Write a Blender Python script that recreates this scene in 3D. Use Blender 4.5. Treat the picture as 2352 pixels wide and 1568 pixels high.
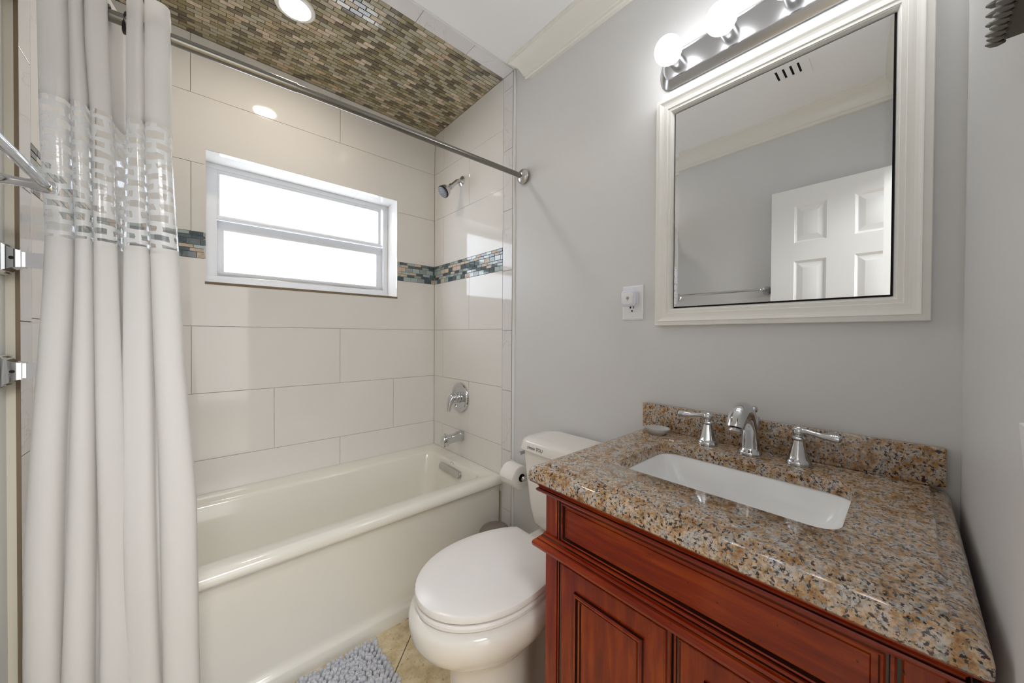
import bpy, bmesh, math, random
from mathutils import Vector, Matrix

sc = bpy.context.scene
for o in list(bpy.data.objects):
    bpy.data.objects.remove(o)
C = sc.collection
PI = math.pi
H = 1.226                       # eye height above the floor

# ------------------------------------------------------------------ camera
yaw, pit, rol = 0.8285838753, -0.0092324514, 0.0059491139
F = Vector((math.cos(yaw), math.sin(yaw), 0)); R = Vector((math.sin(yaw), -math.cos(yaw), 0)); U = Vector((0, 0, 1))
F2 = F*math.cos(pit) + U*math.sin(pit); U2 = U*math.cos(pit) - F*math.sin(pit)
R3 = R*math.cos(rol) + U2*math.sin(rol); U3 = U2*math.cos(rol) - R*math.sin(rol)
cam = bpy.data.cameras.new('camera'); co = bpy.data.objects.new('camera', cam); C.objects.link(co)
M = Matrix.Identity(4)
for i in range(3):
    M[i][0] = R3[i]; M[i][1] = U3[i]; M[i][2] = -F2[i]
M[0][3], M[1][3], M[2][3] = 0, 0, H
co.matrix_world = M
cam.sensor_width = 36; cam.lens = 810.5168/2352*36
cam.shift_x = -(1202.527-1176)/2352; cam.shift_y = (778.681-784)/2352
cam.clip_start = 0.005
sc.camera = co

# ------------------------------------------------------------------ world, light, exposure
W = bpy.data.worlds.new('daylight'); sc.world = W; W.use_nodes = True
bg = W.node_tree.nodes['Background']
bg.inputs[0].default_value = (0.86, 0.93, 1.0, 1); bg.inputs[1].default_value = 1.2
sc.view_settings.view_transform = 'Standard'; sc.view_settings.look = 'None'
sc.view_settings.gamma = 1; sc.view_settings.use_curve_mapping = False
sc.view_settings.exposure = 1.06
sc.cycles.caustics_reflective = False; sc.cycles.caustics_refractive = False
sc.cycles.max_bounces = 14; sc.cycles.diffuse_bounces = 10; sc.cycles.transparent_max_bounces = 16

def area(name, loc, rot, sx, sy, power, col):
    l = bpy.data.lights.new(name, 'AREA'); l.shape = 'RECTANGLE'; l.size = sx; l.size_y = sy
    l.energy = power; l.color = col
    o = bpy.data.objects.new(name, l); C.objects.link(o); o.location = loc; o.rotation_euler = rot
    return o
BULB_L, CAN_L = 7.0, 60.0
area('hall_front_fill', (0.10, -2.05, 1.35), (math.radians(90), 0, 0), 1.9, 2.1, 9, (0.96, 0.98, 1.0))  # added fill panel behind the camera, no real window in the hall
area('hall_top_fill', (0.1, -0.95, 2.50), (math.radians(28), 0, 0), 1.1, 0.7, 28, (0.96, 0.98, 1.0))  # added unseen fill lamp, brightens the room through the doorway
area('window_daylight', (0.47, 2.50, H+0.56), (math.radians(-90), 0, 0), 1.1, 0.75, 4.5, (0.88, 0.94, 1.0))

# ------------------------------------------------------------------ materials
def S(r, g, b):
    f = lambda c: (c/255/12.92) if c/255 <= 0.04045 else ((c/255+0.055)/1.055)**2.4
    return (f(r), f(g), f(b), 1)
def pb(name, col, rough=0.5, metal=0.0, **kw):
    m = bpy.data.materials.new(name); m.use_nodes = True
    p = m.node_tree.nodes['Principled BSDF']
    p.inputs['Base Color'].default_value = col; p.inputs['Roughness'].default_value = rough
    p.inputs['Metallic'].default_value = metal
    for k, v in kw.items():
        p.inputs[k.replace('_', ' ')].default_value = v
    return m
def nd(m, t, **kw):
    n = m.node_tree.nodes.new(t)
    for k, v in kw.items(): setattr(n, k, v)
    return n
def lk(m, a, b): m.node_tree.links.new(a, b)
def PB(m): return m.node_tree.nodes['Principled BSDF']
def ramp(m, stops, interp='LINEAR'):
    n = nd(m, 'ShaderNodeValToRGB'); e = n.color_ramp; e.interpolation = interp
    while len(e.elements) > 1: e.elements.remove(e.elements[-1])
    e.elements[0].position = stops[0][0]; e.elements[0].color = stops[0][1]
    for p_, c in stops[1:]:
        x = e.elements.new(p_); x.color = c
    return n
def mix(m, a, b, f, mode='MIX'):
    n = nd(m, 'ShaderNodeMix', data_type='RGBA', blend_type=mode)
    for s_, v in ((6, a), (7, b), (0, f)):
        if hasattr(v, 'is_linked'): lk(m, v, n.inputs[s_])
        else: n.inputs[s_].default_value = v
    return n.outputs[2]
def noise(m, vec, scale, detail=2, rough=0.5, dist=0.0):
    n = nd(m, 'ShaderNodeTexNoise'); n.inputs['Scale'].default_value = scale
    n.inputs['Detail'].default_value = detail; n.inputs['Roughness'].default_value = rough
    n.inputs['Distortion'].default_value = dist
    if vec is not None: lk(m, vec, n.inputs['Vector'])
    return n.outputs['Fac']
def coord(m, kind='Object', scale=None, rot=None):
    t = nd(m, 'ShaderNodeTexCoord')
    if scale is None and rot is None: return t.outputs[kind]
    mp = nd(m, 'ShaderNodeMapping'); lk(m, t.outputs[kind], mp.inputs[0])
    if scale: mp.inputs['Scale'].default_value = scale
    if rot: mp.inputs['Rotation'].default_value = rot
    return mp.outputs[0]
def bump(m, h, strength=0.1, dist=0.002):
    b = nd(m, 'ShaderNodeBump'); b.inputs['Strength'].default_value = strength; b.inputs['Distance'].default_value = dist
    lk(m, h, b.inputs['Height']); lk(m, b.outputs[0], PB(m).inputs['Normal'])

paint = pb('wall_paint', S(214, 214, 214), 0.42); bump(paint, noise(paint, coord(paint), 220, 3), 0.10, 0.0012)
ceil_paint = pb('ceiling_paint', S(240, 241, 243), 0.6)
trim_white = pb('trim_paint', S(230, 228, 220), 0.32)
frame_white = pb('frame_paint', S(222, 221, 214), 0.3)
t_ = noise(frame_white, coord(frame_white, scale=(1, 1, 1)), 26, 4, 0.6)
lk(frame_white, mix(frame_white, S(234, 233, 229), S(227, 225, 218), t_), PB(frame_white).inputs['Base Color'])
door_white = pb('door_paint', S(236, 236, 235), 0.4)
tile = pb('wall_tile', S(219, 215, 210), 0.06)
n1 = noise(tile, coord(tile), 3.0, 3, 0.5)
lk(tile, mix(tile, S(231, 229, 226), S(226, 223, 219), n1), PB(tile).inputs['Base Color'])
marble = pb('edge_tile', S(218, 216, 216), 0.06)
nv = noise(marble, coord(marble), 2.2, 5, 0.6, 0.8)
rv = ramp(marble, [(0.0, (1, 1, 1, 1)), (0.493, (1, 1, 1, 1)), (0.5, (0.1, 0.1, 0.1, 1)), (0.506, (1, 1, 1, 1))]); lk(marble, nv, rv.inputs[0])
lk(marble, mix(marble, S(206, 203, 201), S(222, 220, 220), rv.outputs[0]), PB(marble).inputs['Base Color'])
grout = pb('grout', S(205, 194, 176), 0.9)
grout_dark = pb('mosaic_grout', S(206, 196, 170), 0.9)
edge_raw = pb('tile_edge_bare', S(128, 112, 92), 0.85)
edge_board = pb('backer_edge', S(214, 209, 194), 0.7)
caulk = pb('caulk', S(228, 230, 230), 0.4)
def glass_tile(name, c):
    m = pb(name, c, 0.08, Coat_Weight=0.5); return m
def stone_tile(name, a, b):
    m = pb(name, a, 0.45); n = noise(m, coord(m), 70, 5, 0.65)
    r_ = ramp(m, [(0.35, a), (0.6, b), (0.75, a)]); lk(m, n, r_.inputs[0]); lk(m, r_.outputs[0], PB(m).inputs['Base Color']); return m
MOS_C = [glass_tile('mosaic_sage', S(166, 156, 128)), glass_tile('mosaic_olive', S(138, 126, 92)), glass_tile('mosaic_umber', S(102, 90, 70)),
         stone_tile('mosaic_travertine', S(214, 200, 180), S(190, 170, 146)), stone_tile('mosaic_tan', S(168, 142, 114), S(194, 174, 146)), glass_tile('mosaic_mist', S(168, 162, 142))]
MOS_B = [glass_tile('band_slate', S(72, 88, 98)), glass_tile('band_aqua', S(166, 182, 182)), stone_tile('band_stone', S(212, 198, 182), S(190, 172, 154)),
         glass_tile('band_teal', S(88, 104, 110)), glass_tile('band_grey', S(148, 158, 158))]
acrylic = pb('tub_enamel', S(231, 228, 219), 0.12, Coat_Weight=0.3)
porcelain = pb('toilet_porcelain', S(231, 227, 221), 0.08, Coat_Weight=0.4)
seat_white = pb('seat_plastic', S(236, 233, 231), 0.2)
sink_white = pb('sink_china', S(240, 241, 242), 0.06)
chrome = pb('chrome', (0.64, 0.65, 0.67, 1), 0.06, 1.0)
nickel = pb('brushed_nickel', (0.58, 0.57, 0.55, 1), 0.27, 1.0)
bar_steel = pb('brushed_steel', (0.50, 0.50, 0.51, 1), 0.26, 1.0)
bn = noise(bar_steel, coord(bar_steel, scale=(600, 4, 600)), 1.0, 2)
bump(bar_steel, bn, 0.05, 0.0005)
rod_steel = pb('rod_steel', (0.25, 0.24, 0.215, 1), 0.24, 1.0)
black_plastic = pb('black_plastic', S(30, 29, 28), 0.35)
dark = pb('dark_void', S(14, 14, 14), 0.8)
white_plastic = pb('white_plastic', S(232, 233, 235), 0.3)
lens_plastic = pb('night_light_lens', S(214, 217, 230), 0.25)
grey_sensor = pb('sensor_grey', S(150, 150, 150), 0.4)
print_black = pb('printed_lettering', S(28, 28, 28), 0.6)
clear_glass = pb('cut_glass', (1, 1, 1, 1), 0.03, 0, Transmission_Weight=0.55, IOR=1.45)
paper = pb('tissue_paper', S(240, 237, 233), 0.95); bump(paper, noise(paper, coord(paper), 260, 2), 0.2, 0.001)
cardboard = pb('cardboard_core', S(70, 56, 44), 0.9)
taupe = pb('bin_taupe', S(128, 118, 110), 0.45)
mirror = pb('mirror_silver', (0.83, 0.84, 0.845, 1), 0.0, 1.0)
pewter = pb('frame_pewter', S(92, 88, 78), 0.5, 0.4)
win_white = pb('window_aluminium', S(226, 228, 232), 0.3)
mat_base = pb('mat_backing', S(120, 122, 128), 0.95)
pile_m = pb('chenille_grey', S(160, 162, 170), 0.95, Sheen_Weight=0.3)
nn = noise(pile_m, coord(pile_m), 30, 3); lk(pile_m, mix(pile_m, S(182, 185, 196), S(208, 209, 214), nn), PB(pile_m).inputs['Base Color'])
bump(pile_m, noise(pile_m, coord(pile_m), 700, 2), 0.4, 0.001)

def emit(name, col, strength):
    m = bpy.data.materials.new(name); m.use_nodes = True; nt = m.node_tree; nt.nodes.clear()
    e = nt.nodes.new('ShaderNodeEmission'); e.inputs[0].default_value = col; e.inputs[1].default_value = strength
    o = nt.nodes.new('ShaderNodeOutputMaterial'); nt.links.new(e.outputs[0], o.inputs[0]); return m
bulb_m = emit('lit_bulb', (0.975, 0.985, 1.0, 1), BULB_L)
can_m = emit('lit_lens', (1.0, 0.89, 0.75, 1), CAN_L)

# frosted window glass: lets the daylight through, slightly milky
def glass_pane(name, milk):
    m = bpy.data.materials.new(name); m.use_nodes = True; nt = m.node_tree; nt.nodes.clear()
    t = nt.nodes.new('ShaderNodeBsdfTransparent'); t.inputs[0].default_value = (0.97, 0.98, 1, 1)
    tr = nt.nodes.new('ShaderNodeBsdfTranslucent'); tr.inputs[0].default_value = (0.9, 0.92, 0.95, 1)
    g = nt.nodes.new('ShaderNodeBsdfGlossy'); g.inputs['Roughness'].default_value = 0.05
    a = nt.nodes.new('ShaderNodeMixShader'); a.inputs[0].default_value = milk
    b = nt.nodes.new('ShaderNodeMixShader'); b.inputs[0].default_value = 0.05
    o = nt.nodes.new('ShaderNodeOutputMaterial')
    nt.links.new(t.outputs[0], a.inputs[1]); nt.links.new(tr.outputs[0], a.inputs[2])
    nt.links.new(a.outputs[0], b.inputs[1]); nt.links.new(g.outputs[0], b.inputs[2]); nt.links.new(b.outputs[0], o.inputs[0])
    return m
pane_m = glass_pane('window_glass', 0.35)

# granite
gran = pb('granite', S(180, 150, 120), 0.1, Coat_Weight=0.6, Coat_Roughness=0.05)
def granite_nodes(m):
    v = coord(m)
    n_big = noise(m, v, 42, 4, 0.62)
    r1 = ramp(m, [(0.33, S(136, 92, 44)), (0.44, S(182, 143, 98)), (0.52, S(198, 174, 150)), (0.62, S(186, 180, 176))]); lk(m, n_big, r1.inputs[0])
    n_med = noise(m, v, 190, 3, 0.6)
    r2 = ramp(m, [(0.50, (0, 0, 0, 1)), (0.66, (1, 1, 1, 1))]); lk(m, n_med, r2.inputs[0])
    c = mix(m, r1.outputs[0], S(137, 110, 75), r2.outputs[0])
    n_gr = noise(m, coord(m, scale=(1, 1, 1.2)), 150, 3, 0.55)
    r3 = ramp(m, [(0.55, (0, 0, 0, 1)), (0.62, (1, 1, 1, 1))]); lk(m, n_gr, r3.inputs[0])
    c = mix(m, c, S(147, 147, 147), r3.outputs[0])
    n_b = noise(m, v, 165, 4, 0.62, 0.4)
    r4 = ramp(m, [(0.56, (0, 0, 0, 1)), (0.60, (1, 1, 1, 1))]); lk(m, n_b, r4.inputs[0])
    c = mix(m, c, S(37, 36, 39), r4.outputs[0])
    n_r = noise(m, coord(m, scale=(1, 1.1, 1.1)), 120, 2, 0.5)
    r5 = ramp(m, [(0.65, (0, 0, 0, 1)), (0.675, (1, 1, 1, 1))]); lk(m, n_r, r5.inputs[0])
    c = mix(m, c, S(70, 34, 36), r5.outputs[0])
    lk(m, c, PB(m).inputs['Base Color'])
granite_nodes(gran)

# cherry wood with grain running along y
def wood(name, axis, dark_=1.0):
    m = pb(name, S(120, 40, 14), 0.3, Coat_Weight=0.3, Coat_Roughness=0.07, Specular_IOR_Level=0.25)
    sc_ = {'y': (16, 1.6, 16), 'z': (16, 16, 1.6)}[axis]
    n = noise(m, coord(m, scale=sc_), 3.0, 6, 0.62, 0.4)
    r_ = ramp(m, [(0.30, S(82, 15, 0)), (0.5, S(140, 46, 0)), (0.72, S(184, 82, 8))]); lk(m, n, r_.inputs[0])
    n2 = noise(m, coord(m), 5.0, 3, 0.5)
    c = mix(m, r_.outputs[0], S(110, 18, 0), n2)
    n3 = noise(m, coord(m), 160, 2, 0.5)
    r3 = ramp(m, [(0.24, (0, 0, 0, 1)), (0.29, (1, 1, 1, 1))]); lk(m, n3, r3.inputs[0])
    c = mix(m, S(48, 12, 5), c, r3.outputs[0])
    lk(m, c, PB(m).inputs['Base Color'])
    return m
wood_y = wood('cherry_wood_rail', 'y'); wood_z = wood('cherry_wood_stile', 'z')
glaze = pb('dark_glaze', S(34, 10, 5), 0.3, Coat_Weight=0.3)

# diagonal travertine floor
flo = pb('floor_tile', S(196, 182, 152), 0.3)
def floor_nodes(m):
    v = coord(m, rot=(0, 0, math.radians(45)))
    sep = nd(m, 'ShaderNodeSeparateXYZ'); lk(m, v, sep.inputs[0])
    P_ = 0.32
    def line(out, off):
        a = nd(m, 'ShaderNodeMath', operation='ADD'); lk(m, out, a.inputs[0]); a.inputs[1].default_value = off
        b = nd(m, 'ShaderNodeMath', operation='PINGPONG'); lk(m, a.outputs[0], b.inputs[0]); b.inputs[1].default_value = P_/2
        c = nd(m, 'ShaderNodeMath', operation='LESS_THAN'); lk(m, b.outputs[0], c.inputs[0]); c.inputs[1].default_value = 0.0022
        return c.outputs[0]
    # the visible joint is x - y = -0.728; rotated x' = (x - y)/sqrt2
    l1 = line(sep.outputs[0], 0.728/math.sqrt(2)); l2 = line(sep.outputs[1], 0.106)
    mx = nd(m, 'ShaderNodeMath', operation='MAXIMUM'); lk(m, l1, mx.inputs[0]); lk(m, l2, mx.inputs[1])
    n_ = noise(m, coord(m), 16, 6, 0.65)
    r_ = ramp(m, [(0.3, S(190, 168, 128)), (0.5, S(222, 204, 166)), (0.68, S(240, 228, 202))]); lk(m, n_, r_.inputs[0])
    n2 = noise(m, coord(m), 70, 4, 0.6)
    r2 = ramp(m, [(0.32, (0, 0, 0, 1)), (0.42, (1, 1, 1, 1))]); lk(m, n2, r2.inputs[0])
    c = mix(m, S(186, 160, 118), r_.outputs[0], r2.outputs[0])
    c = mix(m, c, S(110, 94, 66), mx.outputs[0])
    lk(m, c, PB(m).inputs['Base Color'])
floor_nodes(flo)

# curtain cloth and printed clear vinyl
def cloth(name):
    m = bpy.data.materials.new(name); m.use_nodes = True; nt = m.node_tree; nt.nodes.clear()
    d = nt.nodes.new('ShaderNodeBsdfDiffuse'); d.inputs[0].default_value = S(238, 237, 236)
    t = nt.nodes.new('ShaderNodeBsdfTranslucent'); t.inputs[0].default_value = S(236, 234, 230)
    x = nt.nodes.new('ShaderNodeMixShader'); x.inputs[0].default_value = 0.28
    w = nt.nodes.new('ShaderNodeTexNoise'); w.inputs['Scale'].default_value = 900
    b = nt.nodes.new('ShaderNodeBump'); b.inputs['Strength'].default_value = 0.12; b.inputs['Distance'].default_value = 0.0006
    nt.links.new(w.outputs['Fac'], b.inputs['Height']); nt.links.new(b.outputs[0], d.inputs['Normal'])
    o = nt.nodes.new('ShaderNodeOutputMaterial')
    nt.links.new(d.outputs[0], x.inputs[1]); nt.links.new(t.outputs[0], x.inputs[2]); nt.links.new(x.outputs[0], o.inputs[0])
    return m
cloth_m = cloth('curtain_cloth')
seam_m = pb('curtain_seam', S(205, 204, 201), 0.8)
def vinyl():
    m = bpy.data.materials.new('curtain_vinyl'); m.use_nodes = True; nt = m.node_tree; nt.nodes.clear()
    uv = nt.nodes.new('ShaderNodeTexCoord')
    no = nt.nodes.new('ShaderNodeTexNoise'); no.inputs['Scale'].default_value = 22; nt.links.new(uv.outputs['UV'], no.inputs['Vector'])
    sub = nt.nodes.new('ShaderNodeVectorMath'); sub.operation = 'SUBTRACT'; sub.inputs[1].default_value = (0.5, 0.5, 0.5); nt.links.new(no.outputs['Color'], sub.inputs[0])
    scl = nt.nodes.new('ShaderNodeVectorMath'); scl.operation = 'SCALE'; scl.inputs['Scale'].default_value = 0.022; nt.links.new(sub.outputs[0], scl.inputs[0])
    add = nt.nodes.new('ShaderNodeVectorMath'); add.operation = 'ADD'; nt.links.new(uv.outputs['UV'], add.inputs[0]); nt.links.new(scl.outputs[0], add.inputs[1])
    br = nt.nodes.new('ShaderNodeTexBrick'); br.inputs['Scale'].default_value = 1.0
    br.inputs['Brick Width'].default_value = 0.052; br.inputs['Row Height'].default_value = 0.0255
    br.inputs['Mortar Size'].default_value = 0.0064; br.inputs['Mortar Smooth'].default_value = 0.35
    br.inputs['Color1'].default_value = (0, 0, 0, 1); br.inputs['Color2'].default_value = (0, 0, 0, 1); br.inputs['Mortar'].default_value = (1, 1, 1, 1)
    nt.links.new(add.outputs[0], br.inputs['Vector'])
    rp = nt.nodes.new('ShaderNodeValToRGB'); rp.color_ramp.elements[0].position = 0.25; rp.color_ramp.elements[1].position = 0.4
    nt.links.new(br.outputs['Color'], rp.inputs[0])
    d = nt.nodes.new('ShaderNodeBsdfDiffuse'); d.inputs[0].default_value = S(246, 247, 248)
    t = nt.nodes.new('ShaderNodeBsdfTranslucent'); t.inputs[0].default_value = S(246, 247, 248)
    w = nt.nodes.new('ShaderNodeMixShader'); w.inputs[0].default_value = 0.35
    nt.links.new(d.outputs[0], w.inputs[1]); nt.links.new(t.outputs[0], w.inputs[2])
    tr = nt.nodes.new('ShaderNodeBsdfTransparent'); tr.inputs[0].default_value = (0.96, 0.97, 0.98, 1)
    cl = nt.nodes.new('ShaderNodeMixShader'); cl.inputs[0].default_value = 0.22
    nt.links.new(tr.outputs[0], cl.inputs[1]); nt.links.new(w.outputs[0], cl.inputs[2])
    a = nt.nodes.new('ShaderNodeMixShader'); nt.links.new(rp.outputs[0], a.inputs[0]); nt.links.new(cl.outputs[0], a.inputs[1]); nt.links.new(w.outputs[0], a.inputs[2])
    g = nt.nodes.new('ShaderNodeBsdfGlossy'); g.inputs['Roughness'].default_value = 0.12
    lw = nt.nodes.new('ShaderNodeLayerWeight'); lw.inputs[0].default_value = 0.25
    fr = nt.nodes.new('ShaderNodeMath'); fr.operation = 'MULTIPLY_ADD'; fr.inputs[1].default_value = 0.35; fr.inputs[2].default_value = 0.05; nt.links.new(lw.outputs['Facing'], fr.inputs[0])
    wv = nt.nodes.new('ShaderNodeTexNoise'); wv.inputs['Scale'].default_value = 60; nt.links.new(uv.outputs['UV'], wv.inputs['Vector'])
    bp = nt.nodes.new('ShaderNodeBump'); bp.inputs['Strength'].default_value = 0.15; bp.inputs['Distance'].default_value = 0.004
    nt.links.new(wv.outputs['Fac'], bp.inputs['Height']); nt.links.new(bp.outputs[0], g.inputs['Normal'])
    z = nt.nodes.new('ShaderNodeMixShader'); nt.links.new(fr.outputs[0], z.inputs[0]); nt.links.new(a.outputs[0], z.inputs[1]); nt.links.new(g.outputs[0], z.inputs[2])
    o = nt.nodes.new('ShaderNodeOutputMaterial'); nt.links.new(z.outputs[0], o.inputs[0])
    return m
vinyl_m = vinyl()

# ------------------------------------------------------------------ mesh helpers
class MB:
    def __init__(s): s.v = []; s.f = []; s.m = []; s.uv = None
    def add(s, vs, fs, mi=0):
        b = len(s.v); s.v += [tuple(x) for x in vs]
        for f in fs: s.f.append([i+b for i in f]); s.m.append(mi)
        return s
    def box(s, x0, x1, y0, y1, z0, z1, bev=0.0, seg=2, mi=0):
        if bev <= 0:
            v = [(x, y, z) for x in (x0, x1) for y in (y0, y1) for z in (z0, z1)]
            return s.add(v, [(0, 1, 3, 2), (4, 6, 7, 5), (0, 4, 5, 1), (2, 3, 7, 6), (0, 2, 6, 4), (1, 5, 7, 3)], mi)
        bm = bmesh.new(); bmesh.ops.create_cube(bm, size=1)
        for q in bm.verts:
            q.co = Vector(((x0+x1)/2+q.co.x*(x1-x0), (y0+y1)/2+q.co.y*(y1-y0), (z0+z1)/2+q.co.z*(z1-z0)))
        bmesh.ops.bevel(bm, geom=bm.edges[:], offset=bev, segments=seg, profile=0.5, affect='EDGES')
        bm.verts.index_update()
        s.add([q.co[:] for q in bm.verts], [[q.index for q in f.verts] for f in bm.faces], mi); bm.free(); return s
    def loft(s, loops, cap0=True, cap1=True, mi=0, closed=True):
        n = len(loops[0]); b = len(s.v)
        for l in loops: s.v += [tuple(x) for x in l]
        for i in range(len(loops)-1):
            for j in range(n if closed else n-1):
                k = (j+1) % n
                s.f.append([b+i*n+j, b+i*n+k, b+(i+1)*n+k, b+(i+1)*n+j]); s.m.append(mi)
        if cap0: s.f.append([b+j for j in range(n)][::-1]); s.m.append(mi)
        if cap1: s.f.append([b+(len(loops)-1)*n+j for j in range(n)]); s.m.append(mi)
        return s
    def tube(s, path, rad, n=16, mi=0, cap=True, flat=1.0):
        path = [Vector(p) for p in path]
        if not isinstance(rad, (list, tuple)): rad = [rad]*len(path)
        T = []
        for i in range(len(path)):
            a = path[max(i-1, 0)]; c = path[min(i+1, len(path)-1)]; T.append((c-a).normalized())
        up = Vector((0, 0, 1)) if abs(T[0].z) < 0.9 else Vector((1, 0, 0))
        nx = T[0].cross(up).normalized(); loops = []
        for i, p in enumerate(path):
            nx = (nx - T[i]*nx.dot(T[i])).normalized(); ny = T[i].cross(nx)
            loops.append([p + nx*math.cos(2*PI*j/n)*rad[i] + ny*math.sin(2*PI*j/n)*rad[i]*flat for j in range(n)])
        return s.loft(loops, cap, cap, mi)
    def lathe(s, prof, o, ax, n=32, mi=0, cap=True):
        ax = Vector(ax).normalized(); up = Vector((0, 0, 1)) if abs(ax.z) < 0.9 else Vector((1, 0, 0))
        a = ax.cross(up).normalized(); b = ax.cross(a); o = Vector(o)
        return s.loft([[o + ax*h + (a*math.cos(2*PI*j/n) + b*math.sin(2*PI*j/n))*max(r, 1e-5) for j in range(n)] for r, h in prof], cap, cap, mi)
    def sphere(s, c, r, n=24, mi=0, sx=1, sy=1, sz=1):
        c = Vector(c)
        return s.loft([[c + Vector((math.cos(2*PI*j/n)*math.sin(t)*r*sx, math.sin(2*PI*j/n)*math.sin(t)*r*sy, -math.cos(t)*r*sz)) for j in range(n)]
                       for t in [max(1e-3, min(PI-1e-3, PI*i/(n//2))) for i in range(n//2+1)]], True, True, mi)
    def build(s, name, mats, parent=None, angle=35, recalc=True):
        if not isinstance(mats, (list, tuple)): mats = [mats]
        off = Vector(parent['_w']) if parent is not None else Vector((0, 0, 0))
        me = bpy.data.meshes.new(name)
        me.from_pydata([tuple(Vector(q)-off) for q in s.v], [], s.f)
        for m in mats: me.materials.append(m)
        for p, mi in zip(me.polygons, s.m): p.material_index = mi
        if recalc:
            bm = bmesh.new(); bm.from_mesh(me); bmesh.ops.recalc_face_normals(bm, faces=bm.faces[:]); bm.to_mesh(me); bm.free()
        if angle:
            me.shade_smooth(); me.set_sharp_from_angle(angle=math.radians(angle))
        o = bpy.data.objects.new(name, me); C.objects.link(o)
        if parent is not None: o.parent = parent; o['_w'] = parent['_w']
        else: o['_w'] = (0.0, 0.0, 0.0)
        return o
def tag(o, label, cat, group=None):
    o['label'] = label; o['category'] = cat
    if group: o['group'] = group
    return o
def thing(name, label, cat, loc, group=None):
    o = bpy.data.objects.new(name, None); C.objects.link(o); o.location = loc; o.empty_display_size = 0.05
    o['_w'] = tuple(float(x) for x in loc); return tag(o, label, cat, group)
def struct(o): o['kind'] = 'structure'; return o
def rrect(x0, x1, y0, y1, z, r, n=6):
    r = min(r, (x1-x0)/2-1e-4, (y1-y0)/2-1e-4); out = []
    for cx, cy, a0 in ((x1-r, y1-r, 0), (x0+r, y1-r, 90), (x0+r, y0+r, 180), (x1-r, y0+r, 270)):
        for i in range(n+1):
            a = math.radians(a0+90*i/n); out.append((cx+r*math.cos(a), cy+r*math.sin(a), z))
    return out
def rectx(x, y0, y1, z0, z1, ins):     # rectangle loop on a plane x = const
    return [(x, y0+ins, z0+ins), (x, y1-ins, z0+ins), (x, y1-ins, z1-ins), (x, y0+ins, z1-ins)]
def nested(mb, xw, y0, y1, z0, z1, steps, cap=True, mis=None):
    """nested rectangular mouldings on a plane facing -x: steps = (inset, depth out from xw)"""
    L = [rectx(xw-d, y0, y1, z0, z1, i) for i, d in steps]
    for k in range(len(L)-1):
        mb.loft([L[k], L[k+1]], False, False, mis[k] if mis else 0)
    if cap: mb.loft([L[-1], L[-1]][:1]+[L[-1]], False, True, mis[-1] if mis else 0) if False else mb.add(L[-1], [(0, 1, 2, 3)], mis[-1] if mis else 0)
    return mb
def lerp(a, b, t): return a+(b-a)*t

# ------------------------------------------------------------------ room shell
XR, XRT = 1.184, 1.178          # painted / tiled face of the mirror wall
XL, XLT = -0.322, -0.303        # painted / tiled face of the left wall
YB, YN = 2.185, -0.078          # tiled back wall, near wall
YS, YE = 1.451, 1.373           # joint and outer edge of the edge tiles
ZC = H+1.3494                   # ceiling
WX0, WX1, WZ0, WZ1 = 0.021, 0.918, H+0.243, H+0.846
ROWS = [(0.40, H-0.5803, 'A'), (H-0.5803, H-0.2723, 'B'), (H-0.2723, H+0.0359, 'A'), (H+0.0359, H+0.3452, 'B'),
        (H+0.3452, H+0.4640, 'band'), (H+0.4640, H+0.7753, 'A'), (H+0.7753, H+1.085, 'B'), (H+1.085, ZC, 'A')]
PER = 0.6165

def slab(mb, fn, u0, u1, v0, v1, t, g, mi, gaps=(1, 1, 1, 1)):
    """one tile: fn(u, v, d) -> point, d = distance out of the wall"""
    gl, gr, gb, gt = [g if q else 0.0 for q in gaps]
    b = 0.0009
    u0 += gl; u1 -= gr; v0 += gb; v1 -= gt
    if u1-u0 < 0.002 or v1-v0 < 0.002: return
    o = [fn(u0, v0, t-0.003), fn(u1, v0, t-0.003), fn(u1, v1, t-0.003), fn(u0, v1, t-0.003)]
    e = [fn(u0, v0, t-b*.6), fn(u1, v0, t-b*.6), fn(u1, v1, t-b*.6), fn(u0, v1, t-b*.6)]
    i_ = [fn(u0+b*(gl > 0), v0+b*(gb > 0), t), fn(u1-b*(gr > 0), v0+b*(gb > 0), t), fn(u1-b*(gr > 0), v1-b*(gt > 0), t), fn(u0+b*(gl > 0), v1-b*(gt > 0), t)]
    mb.loft([o, e, i_], False, True, mi)
def cut(r, h):
    """r minus the hole h, keeping which edges are real tile edges"""
    u0, u1, v0, v1, gp = r
    a0, a1, b0, b1 = max(u0, h[0]), min(u1, h[1]), max(v0, h[2]), min(v1, h[3])
    if a0 >= a1 or b0 >= b1: return [r]
    gl, gr, gb, gt = gp; out = []
    if a0 > u0: out.append((u0, a0, v0, v1, (gl, 0, gb, gt)))
    if a1 < u1: out.append((a1, u1, v0, v1, (0, gr, gb, gt)))
    if b0 > v0: out.append((a0, a1, v0, b0, (0, 0, gb, 0)))
    if b1 < v1: out.append((a0, a1, b1, v1, (0, 0, 0, gt)))
    return out
rnd = random.Random(7)
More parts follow.
